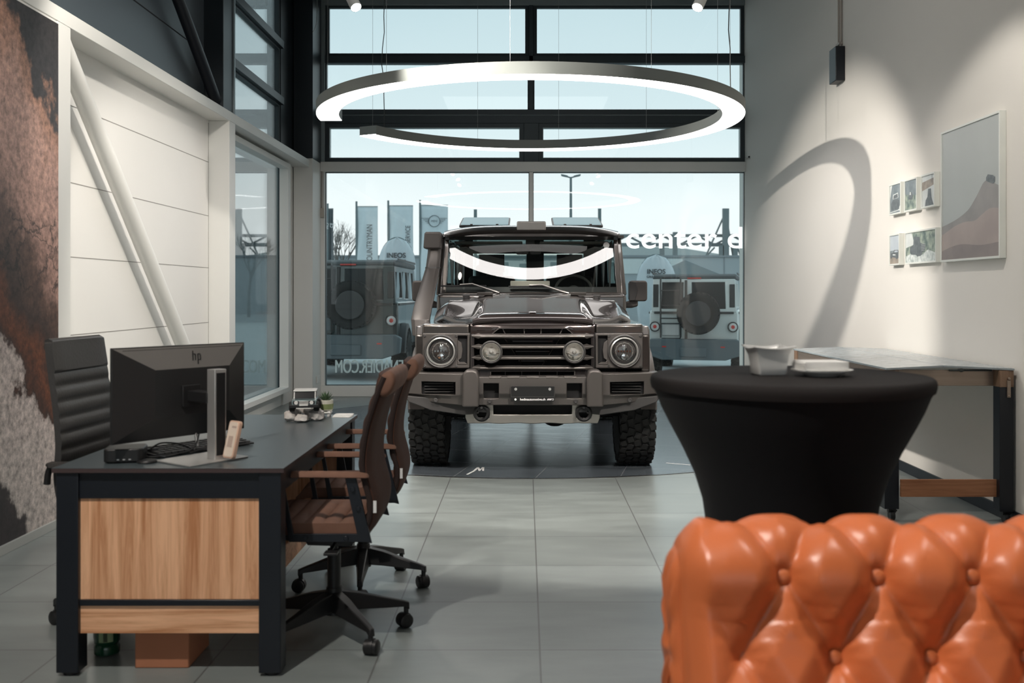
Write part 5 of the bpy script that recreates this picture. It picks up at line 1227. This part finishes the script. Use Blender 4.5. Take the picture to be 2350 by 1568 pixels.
def small(kind):
    def d(hw, zt, zb, y):
        q = MB(); A = lambda f: P_(hw, zt, zb, f); D = pmat('print_dark', (.10, .12, .13), (.16, .18, .19), 30)
        W_ = pmat('print_white', (.62, .66, .65), (.72, .75, .74), 12); G_ = pmat('print_foliage', (.12, .17, .16), (.40, .46, .38), 22); S_ = pmat('print_slate', (.16, .20, .22), (.30, .34, .36), 9); B_ = pmat('print_blue_sky', (.44, .50, .56), (.56, .61, .65), 4); E_ = pmat('print_earth', (.30, .26, .22), (.42, .36, .30), 20); R_ = pmat('print_spray', (.40, .46, .45), (.78, .82, .80), 30)
        mats = [D, W_, G_, S_, B_, E_, R_]
        full = [(0, 0), (1, 0), (1, 1), (0, 1)]
        if kind == 0:
            flatpoly(q, A(full), y, 3); flatpoly(q, A([(0, .5), (0, 1), (.2, 1)]), y+.0005, 1); flatpoly(q, A([(.75, .1), (1, .3), (1, .02)]), y+.0005, 1)
            flatpoly(q, A([(.12, .12), (.85, .12), (.88, .40), (.72, .48), (.30, .48), (.10, .36)]), y+.001, 0); flatpoly(q, A([(.25, .50), (.30, .66), (.75, .70), (.80, .52)]), y+.001, 1); flatpoly(q, A([(.32, .51), (.36, .63), (.70, .66), (.74, .53)]), y+.0015, 0); flatpoly(q, A([(0, .03), (1, .07), (1, .10), (0, .06)]), y+.0015, 1)
        elif kind == 1:
            flatpoly(q, A(full), y, 2); flatpoly(q, A([(0, .55), (1, .45), (1, 1), (0, 1)]), y+.0005, 3); flatpoly(q, A([(.3, .36), (.62, .33), (.68, .45), (.6, .58), (.45, .62), (.33, .52)]), y+.001, 0); flatpoly(q, A([(.38, .5), (.52, .5), (.5, .6), (.42, .6)]), y+.0015, 1)
        elif kind == 2:
            flatpoly(q, A(full), y, 1); flatpoly(q, A([(0, .52), (1, .66), (1, .88), (0, .80)]), y+.0005, 5); flatpoly(q, A([(.25, 0), (.95, 0), (.78, .25), (.72, .55), (.5, .55), (.45, .3), (.3, .2)]), y+.001, 0); flatpoly(q, A([(.8, .72), (.83, .72), (.83, 1), (.8, 1)]), y+.001, 0)
        elif kind == 3:
            flatpoly(q, A(full), y, 4); flatpoly(q, A([(0, 0), (1, 0), (1, .22), (0, .26)]), y+.0005, 5); flatpoly(q, A([(0, .26), (1, .26), (1, .44), (.6, .48), (0, .46)]), y+.0008, 3)
            flatpoly(q, A([(.04, .22), (.14, .18), (.25, .24), (.6, .21), (.72, .15), (.92, .2), (.96, .38), (.88, .48), (.45, .49), (.38, .40), (.08, .38)]), y+.001, 0); flatpoly(q, A([(.48, .40), (.50, .46), (.84, .46), (.86, .40)]), y+.0015, 4); flatpoly(q, A([(.3, .3), (.6, .29), (.6, .33), (.3, .35)]), y+.0015, 1)
        else:
            flatpoly(q, A(full), y, 2); flatpoly(q, A([(0, .5), (.3, .6), (.2, 1), (0, 1)]), y+.0005, 1); flatpoly(q, A([(0, 0), (1, 0), (1, .25), (.75, .38), (.55, .22), (.3, .35), (0, .22)]), y+.0008, 6)
            flatpoly(q, A([(.14, .34), (.2, .26), (.36, .24), (.40, .18), (.52, .2), (.58, .32), (.66, .36), (.66, .56), (.5, .62), (.48, .82), (.28, .86), (.26, .58), (.15, .52)]), y+.001, 0)
            for i in range(5): flatpoly(q, A([(.54, .36+.05*i), (.66, .37+.05*i), (.66, .38+.05*i), (.54, .37+.05*i)]), y+.0015, 1)
        return q, mats
    return d
pic(6.09, 6.96, 1.557, 2.437, 'largest white framed picture: pale dunes with a tiny vehicle on the crest', dunes, dep=.04, fw=.014)
pic(7.70, 7.946, 1.948, 2.187, 'small framed photo of a dark vehicle on a road, top row leftmost', small(0))
pic(7.385, 7.63, 1.948, 2.187, 'small framed photo of a green forest track, middle of the top row', small(1))
pic(7.065, 7.306, 1.948, 2.187, 'small framed photo of a dark path in snow, top row next to the large picture', small(2))
pic(7.73, 7.946, 1.560, 1.80, 'small framed photo of a parked vehicle under pale sky, bottom row left', small(3))
pic(7.04, 7.616, 1.560, 1.80, 'wide framed photo of a vehicle splashing through water, bottom row', small(4))
# ---- wall fittings
sp_ = thing('wall_speaker', 'black rectangular box mounted high on the right wall with cable conduits', 'speaker', (XR, 9.26, 3.25))
q = MB(); q.bx(-.085, 0, -.10, .10, 0, .31); q.build('case', M['blackmet'], sp_, bev=.006)
q = MB(); q.cyl((-.015, -.02, .31), (-.015, -.02, ZC-3.25), .011, n=12); q.cyl((-.015, .045, .31), (-.015, .045, ZC-3.25), .009, n=12); q.build('conduit', M['conduit'], sp_)
q = MB(); q.bx(-.035, 0, -.035, .065, .34, .36); q.build('conduit_clip', M['conduit'], sp_)
dt = thing('alarm_sensor', 'small beige sensor box with cable on the white window post at the left', 'sensor', (-2.645, 13.27, 2.33))
MB().prism(rrect(-.035, .035, -.005, .12, .012), 'Y', 0, .045).build('case', M['beige'], dt, bev=.006); MB().cyl((0, .02, .12), (0, .035, .60), .008, n=8).build('cable', M['conduit'], dt)
so = thing('wall_socket', 'white double socket low on the white column by the far left window', 'socket', (-2.6575, 13.1, .20))
MB().bx(0, .012, -.09, .09, 0, .09).build('plate', M['white'], so, bev=.003)
q = MB(); q.cyl((.010, -.045, .045), (.014, -.045, .045), .026, n=20); q.cyl((.010, .045, .045), (.014, .045, .045), .026, n=20); q.build('outlet', M['frame'], so)
hk = thing('window_sensor', 'tiny grey bracket on the right wall beside the white transom', 'bracket', (XR, 13.05, 3.05))
q = MB(); q.cyl((0, 0, .02), (-.06, 0, 0), .010, n=10); q.cyl((-.004, 0, .02), (.0, 0, .02), .02, n=12); q.build('arm', M['silver'], hk); MB().ell((-.01, 0, .03), (.015, .015, .015), 12, 8).build('tip', M['black'], hk)
lw = MB().tube([(0, 0, 0), (.03, 0, .05), (.05, 0, .13), (.055, 0, .3), (.055, 0, 1.1)], .004, 6).build('loose_wire', M['wire'], None, loc=(-2.62, 12.6, 4.55)); tag(lw, 'thin loose wire hanging before the dark upper corner pier', 'wire')

# ---- lettering on the window, and a word standing in for a reflected sign
wl_ = thing('window_lettering', 'white mirrored web address lettering along the bottom of the far left pane', 'lettering', (-1.70, 13.40, .275))
Tm = Matrix.Diagonal((-1, 1, 1, 1))
text('GRENADIER.COM', .245, vinyl('white_vinyl', (.92, .98, .98)), wl_, TM(-2.50+1.70, 0, .10) @ Tm @ FACE_CAM, sx=.56, ext=.0005, align='RIGHT')
text('GRENADIER.COM', .245, MATS['white_vinyl'], wl_, TM(-2.50+1.708, -.0007, .10) @ Tm @ FACE_CAM, sx=.56, ext=.0005, align='RIGHT')
wl2 = thing('window_lettering', 'large glowing white word on the right far pane, standing in for a lit sign reflection', 'lettering', (2.10, 13.40, 2.01))
text('center d', .405, emit('sign_reflection_glow', (.95, 1, .98), .95), wl2, TM(-.80, 0, .045) @ FACE_CAM, sx=1.13, off=.002, ext=.0005, align='LEFT')  # glow put into the letters in place of a reflected lit sign

# ================================================================ outside
gb = MB(); pts = [(-60, YF+.25, -.0), (60, YF+.25, -.0)]
def gz(x, y): return -.10-.031*(x+2.95) if abs(x) < 8 else (-.10-.031*(8*(1 if x > 0 else -1)+2.95))
xs = [-120, -8, 8, 120]; ys = [YF+.2, 40, 120]
q = MB(); vs = [(x, y, gz(x, y)) for y in ys for x in xs]; fs = [(r*4+c, r*4+c+1, (r+1)*4+c+1, (r+1)*4+c) for r in range(2) for c in range(3)]
q.add(vs, fs); gnd = q.build('ground_outside', M['asphalt'], None, smooth=0); struct(gnd)
q = MB(); q.add([(-120, -20, -.35), (-3.3, -20, -.35), (-3.3, YF+.2, -.1), (-120, YF+.2, -.1)], [(0, 1, 2, 3)]); struct(q.build('ground_side', M['asphalt'], None, smooth=0))
def ip(px, py, Y): return ((px-1206)*Y/2350, Y, 1.35+(672-py)*Y/2350)
# long grey hall
hl_ = thing('industrial_hall', 'long low pale grey hall with dark roof line across the yard behind the vehicles', 'building', (0, 62, 0))
q = MB(); q.bx(-60, 28, 0, 12, -1, 3.50); q.build('wall', ramp_noise('cladding_grey', [(.3, (.30, .34, .36)), (.7, (.36, .40, .42))], .1, 3, .7), hl_)
q = MB(); q.bx(-60, 28, -.1, 12, 3.5, 3.62); q.build('roof_edge', mk('roof_edge_grey', (.22, .25, .27), .6), hl_)
q = MB()
for x in range(-56, 28, 4): q.bx(x, x+.06, -.03, 0, -.9, 3.5)
q.build('wall_joint', mk('joint_grey', (.20, .23, .25), .6), hl_)
q = MB(); q.bx(16.5, 17.3, -.1, 0, 1.8, 3.5); q.bx(5.0, 9.5, -.08, 0, 2.5, 3.4); q.build('wall_panel', mk('pale_hall_panel', (.55, .6, .6), .6), hl_)
h2 = thing('pitched_hall', 'pale hall with shallow pitched roof seen beyond the grey hall at the right', 'building', (10.5, 80, 0))
q = MB(); q.prism([(-5.5, 0), (-5.5, 5.0), (-1.5, 5.0), (2.0, 4.8), (9.5, 3.6), (9.5, 0)], 'Y', 0, 10); q.build('wall', mk('distant_roof_grey', (.48, .53, .53), .8), h2)
# truss roof structure with masts
tr = thing('roof_truss', 'steel roof truss with cable stayed masts beyond the right pane', 'truss', (0, 70, 0))
q = MB(); z1, z0 = ip(0, 541, 70)[2], ip(0, 562, 70)[2]; x0, x1 = ip(1400, 0, 70)[0], ip(1720, 0, 70)[0]
q.bx(x0, x1, -.1, .1, z1-.1, z1+.1); q.bx(x0, x1, -.1, .1, z0-.12, z0+.12)
n_ = 8
for i in range(n_): 
    a, b_ = x0+(x1-x0)*i/n_, x0+(x1-x0)*(i+1)/n_; q.cyl((a, 0, z1 if i % 2 else z0), (b_, 0, z0 if i % 2 else z1), .07, n=6)
q.build('truss_girder', mk('truss_steel', (.16, .20, .21), .5), tr)
for px, pt_, w in ((1665, 479, .42), (1549, 533, .30), (1655, 564, .3), (1687, 566, .3), (1519, 565, .3)):
    x, _, z = ip(px, pt_, 69.6); MB().bx(x-w/2, x+w/2, -.6, -.3, 0, z).build('mast', MATS['truss_steel'], tr)
q = MB()
for a, b_ in (((1663, 492), (1619, 590)), ((1666, 492), (1684, 600)), ((1619, 590), (1640, 568)), ((1690, 560), (1700, 590))):
    q.cyl((ip(*a, 69.8)[0], -.2, ip(*a, 69.8)[2]), (ip(*b_, 69.8)[0], -.2, ip(*b_, 69.8)[2]), .06, n=6)
q.build('stay_cable', MATS['truss_steel'], tr)
for px, pt_, lb in ((1091, 481, 'grey post rising beyond the off-roader roof, left of the mullion'), (1376, 479, 'grey post rising beyond the off-roader roof, right of the mullion')):
    x, _, z = ip(px, pt_, 45); o = MB().bx(-.07, .07, -.07, .07, -.5, z).build('steel_post', mk('post_grey', (.14, .18, .19), .5) if px < 1100 else MATS['post_grey'], None, loc=(x, 45, 0)); tag(o, lb, 'post')
x, _, z = ip(1310, 408, 42)
lp_ = thing('street_lamp', 'twin headed grey street lamp in the yard beyond the window mullion', 'street lamp', (x, 42, -.5))
MB().cyl((0, 0, 0), (0, 0, z+.5), .08, .05, n=12).build('pole', MATS['post_grey'], lp_)
for s in (-1, 1): q = MB(); q.cyl((0, 0, z+.5), (s*.18, 0, z+.55), .03, n=8); q.loft([[(s*a, -.09*w, z+.5+h-.02), (s*a, .09*w, z+.5+h-.02), (s*a, .09*w, z+.5+h+.05), (s*a, -.09*w, z+.5+h+.05)] for a, w, h in ((.12, .5, .03), (.2, 1, .05), (.34, .9, .08), (.4, .4, .1))]); q.build('lamp_head', MATS['post_grey'], lp_)
# flags
fw_ = mk('white_flag_cloth', (.64, .70, .73), .8); fk = mk('black_flag_cloth', (.05, .07, .08), .8)
def flag(px0, px1, py0, label, word, Y=50, cloth=fw_, wordend=None, wx=None, wsz=None, tm=None):
    x0, _, zt = ip(px0, py0, Y); x1 = ip(px1, 0, Y)[0]
    f_ = thing('banner_flag', label, 'flag', (x0, Y, -.5), 0, None); H = zt+.5
    MB().cyl((0, 0, 0), (0, 0, H+.25), .05, n=10).build('flagpole', MATS['post_grey'], f_)
    MB().cyl((0, 0, H), (x1-x0, 0, H), .018, n=6).build('crossbar', MATS['post_grey'], f_)
    w = x1-x0; g = []
    for i in range(13):
        g.append([(.03+(w-.03)*i/12, .05*sin(i*.9+j_*.35)*min(1, j_/4), H-.02-j_*.22) for j_ in range(18)])
    fl_ = MB().loft(g, loop=False, cap=False).build('cloth', cloth, f_, smooth=60)
    so_ = fl_.modifiers.new('s', 'SOLIDIFY'); so_.thickness = .006
    if word:
        z = ip(0, wordend, Y)[2]+.5; text(word, wsz, tm or M['btext'], f_, TM(ip(wx, 0, Y)[0]-x0, -.075, z) @ FACE_CAM @ Matrix.Rotation(R(90), 4, 'Z'), align='RIGHT', ext=.004, sx=.70 if len(word) > 5 else .9)
    return f_
flag(818, 867, 474, 'white banner flag reading a vertical dark word, second flag from the left', 'COUNTRYMAN', wordend=515, wx=849, wsz=.40)
flag(891, 948, 472, 'white banner flag with a vertical dark word, between the other two white flags', 'SERVICE', wordend=518, wx=937, wsz=.34)
mf = flag(964, 1028, 471, 'white banner flag with a round winged emblem, nearest the off-roader', None)
x0 = mf.location.x; xc, _, zc_ = ip(997, 508, 50); q = MB(); cx_ = xc-x0; cz = zc_+.5
q.ringp(circ(cx_, cz, .29, 40), circ(cx_, cz, .26, 40), 'Y', -.085, -.075)
for i, L__ in enumerate((.36, .27, .18, .09)):
    for s in (-1, 1): q.bx(min(cx_+s*.27, cx_+s*(.27+L__)), max(cx_+s*.27, cx_+s*(.27+L__)), -.085, -.075, cz+.13-.075*i, cz+.15-.075*i)
em = q.build('winged_emblem', M['btext'], mf); text('MINI', .15, M['btext'], mf, TM(cx_, -.08, cz) @ FACE_CAM, ext=.003)
bf = flag(752, 765, 479, 'narrow black banner flag at the left edge of the far window', 'HO\nCE', cloth=fk, wordend=512, wx=757, wsz=.22, tm=M['wtext'])
# oval beach flags
def beach(px, pytop, pw, Y, label, ptext):
    x, _, zt = ip(px, pytop, Y); f_ = thing('beach_flag', label, 'flag', (x, Y, -.25)); w = pw*Y/2350/2; H = zt+.25
    secs = []
    for k_ in range(25):
        t = k_/24; z = H-t*2.0; ww = w*sqrt(max(.0, 1-(1-min(1, t/.36))**2)) if t < .36 else w*(1-.25*((t-.36)/.64)**2)
        secs.append([(ww*(-1+2*j_/14), -.05*sqrt(max(0, 1-(-1+2*j_/14)**2))+.008*sin(j_*2.2+k_*.9), z) for j_ in range(15)])
    cl = MB().loft(secs, loop=False, cap=False).build('cloth', M['silvercloth'], f_, smooth=60); so_ = cl.modifiers.new('s', 'SOLIDIFY'); so_.thickness = .004
    MB().tube([(w*.98*cos(a)*1.0, .01, H-.72+.72*sin(a)) for a in [pi*i/20 for i in range(21)]]+[(-w*.9, .01, H-1.3), (-w*.5, .01, H-2.0), (-w*.2, .01, .05)], .012, 6).build('flagpole', MATS['post_grey'], f_)
    MB().lathe([(.25, 0), (.25, .04), (.04, .06), (.03, .12)], n=24).build('foot', M['mattd'], f_)
    zz = ip(0, ptext, Y)[2]+.25
    text('INEOS', .155, M['btext'], f_, TM(-w*.02, -.075, zz) @ FACE_CAM, off=.003, ext=.003)
    text('GRENADIER', .07, M['btext'], f_, TM(-w*.02, -.075, zz-.12) @ FACE_CAM, off=.002, ext=.003, space=1.25)
M['silvercloth'] = mk('silver_white_cloth', (.62, .68, .72), .45, bump=(9, .8))
beach(911, 545, 88, 23, 'rounded silver-white promotional flag behind the dark parked vehicle', 587)
beach(1506, 584, 92, 24, 'rounded silver-white promotional flag behind the pale parked vehicle', 624)
x, _, z = ip(1572, 597, 30); pr_ = thing('market_parasol', 'dark grey pyramid canopy behind the pale parked vehicle', 'parasol', (x, 30, -.3))
q = MB(); q.add([(-.9, -.9, z-.15), (.9, -.9, z-.15), (.9, .9, z-.15), (-.9, .9, z-.15), (0, 0, z+.3), (-.9, -.9, z-.35), (.9, -.9, z-.35), (.9, .9, z-.35), (-.9, .9, z-.35)], [(0, 1, 4), (1, 2, 4), (2, 3, 4), (3, 0, 4), (0, 5, 6, 1), (1, 6, 7, 2), (2, 7, 8, 3), (3, 8, 5, 0)]); q.build('canopy', mk('charcoal_canopy', (.12, .15, .16), .8), pr_, smooth=0)
MB().cyl((0, 0, 0), (0, 0, z+.28), .025, n=10).build('pole', MATS['post_grey'], pr_)
# bare trees
def tree(px, Y, H, label, seed):
    rnd = random.Random(seed); x = ip(px, 0, Y)[0]; q = MB()
    def br(p, d, l, r, n):
        e_ = p+d*l; q.cyl(p, e_, r, r*.7, n=5)
        if n == 0: return
        for _ in range(3 if n > 1 else 2):
            nd = (d+Vector((rnd.uniform(-.6, .6), rnd.uniform(-.6, .6), rnd.uniform(-.05, .5)))).normalized(); br(p+d*l*rnd.uniform(.6, 1), nd, l*.72, r*.6, n-1)
    br(Vector((0, 0, 0)), Vector((0, 0, 1)), H*.32, .10, 6)
    o = q.build('bare_tree', mk('bark_%s' % seed, (.14, .13, .12), .9), None, loc=(x, Y, -.3), smooth=0); tag(o, label, 'tree')
tree(784, 54, 6.5, 'bare winter tree over the hall roof between the left flags', 3)
tree(572, 54, 5.4, 'bare winter tree seen through the narrow left side window', 5)
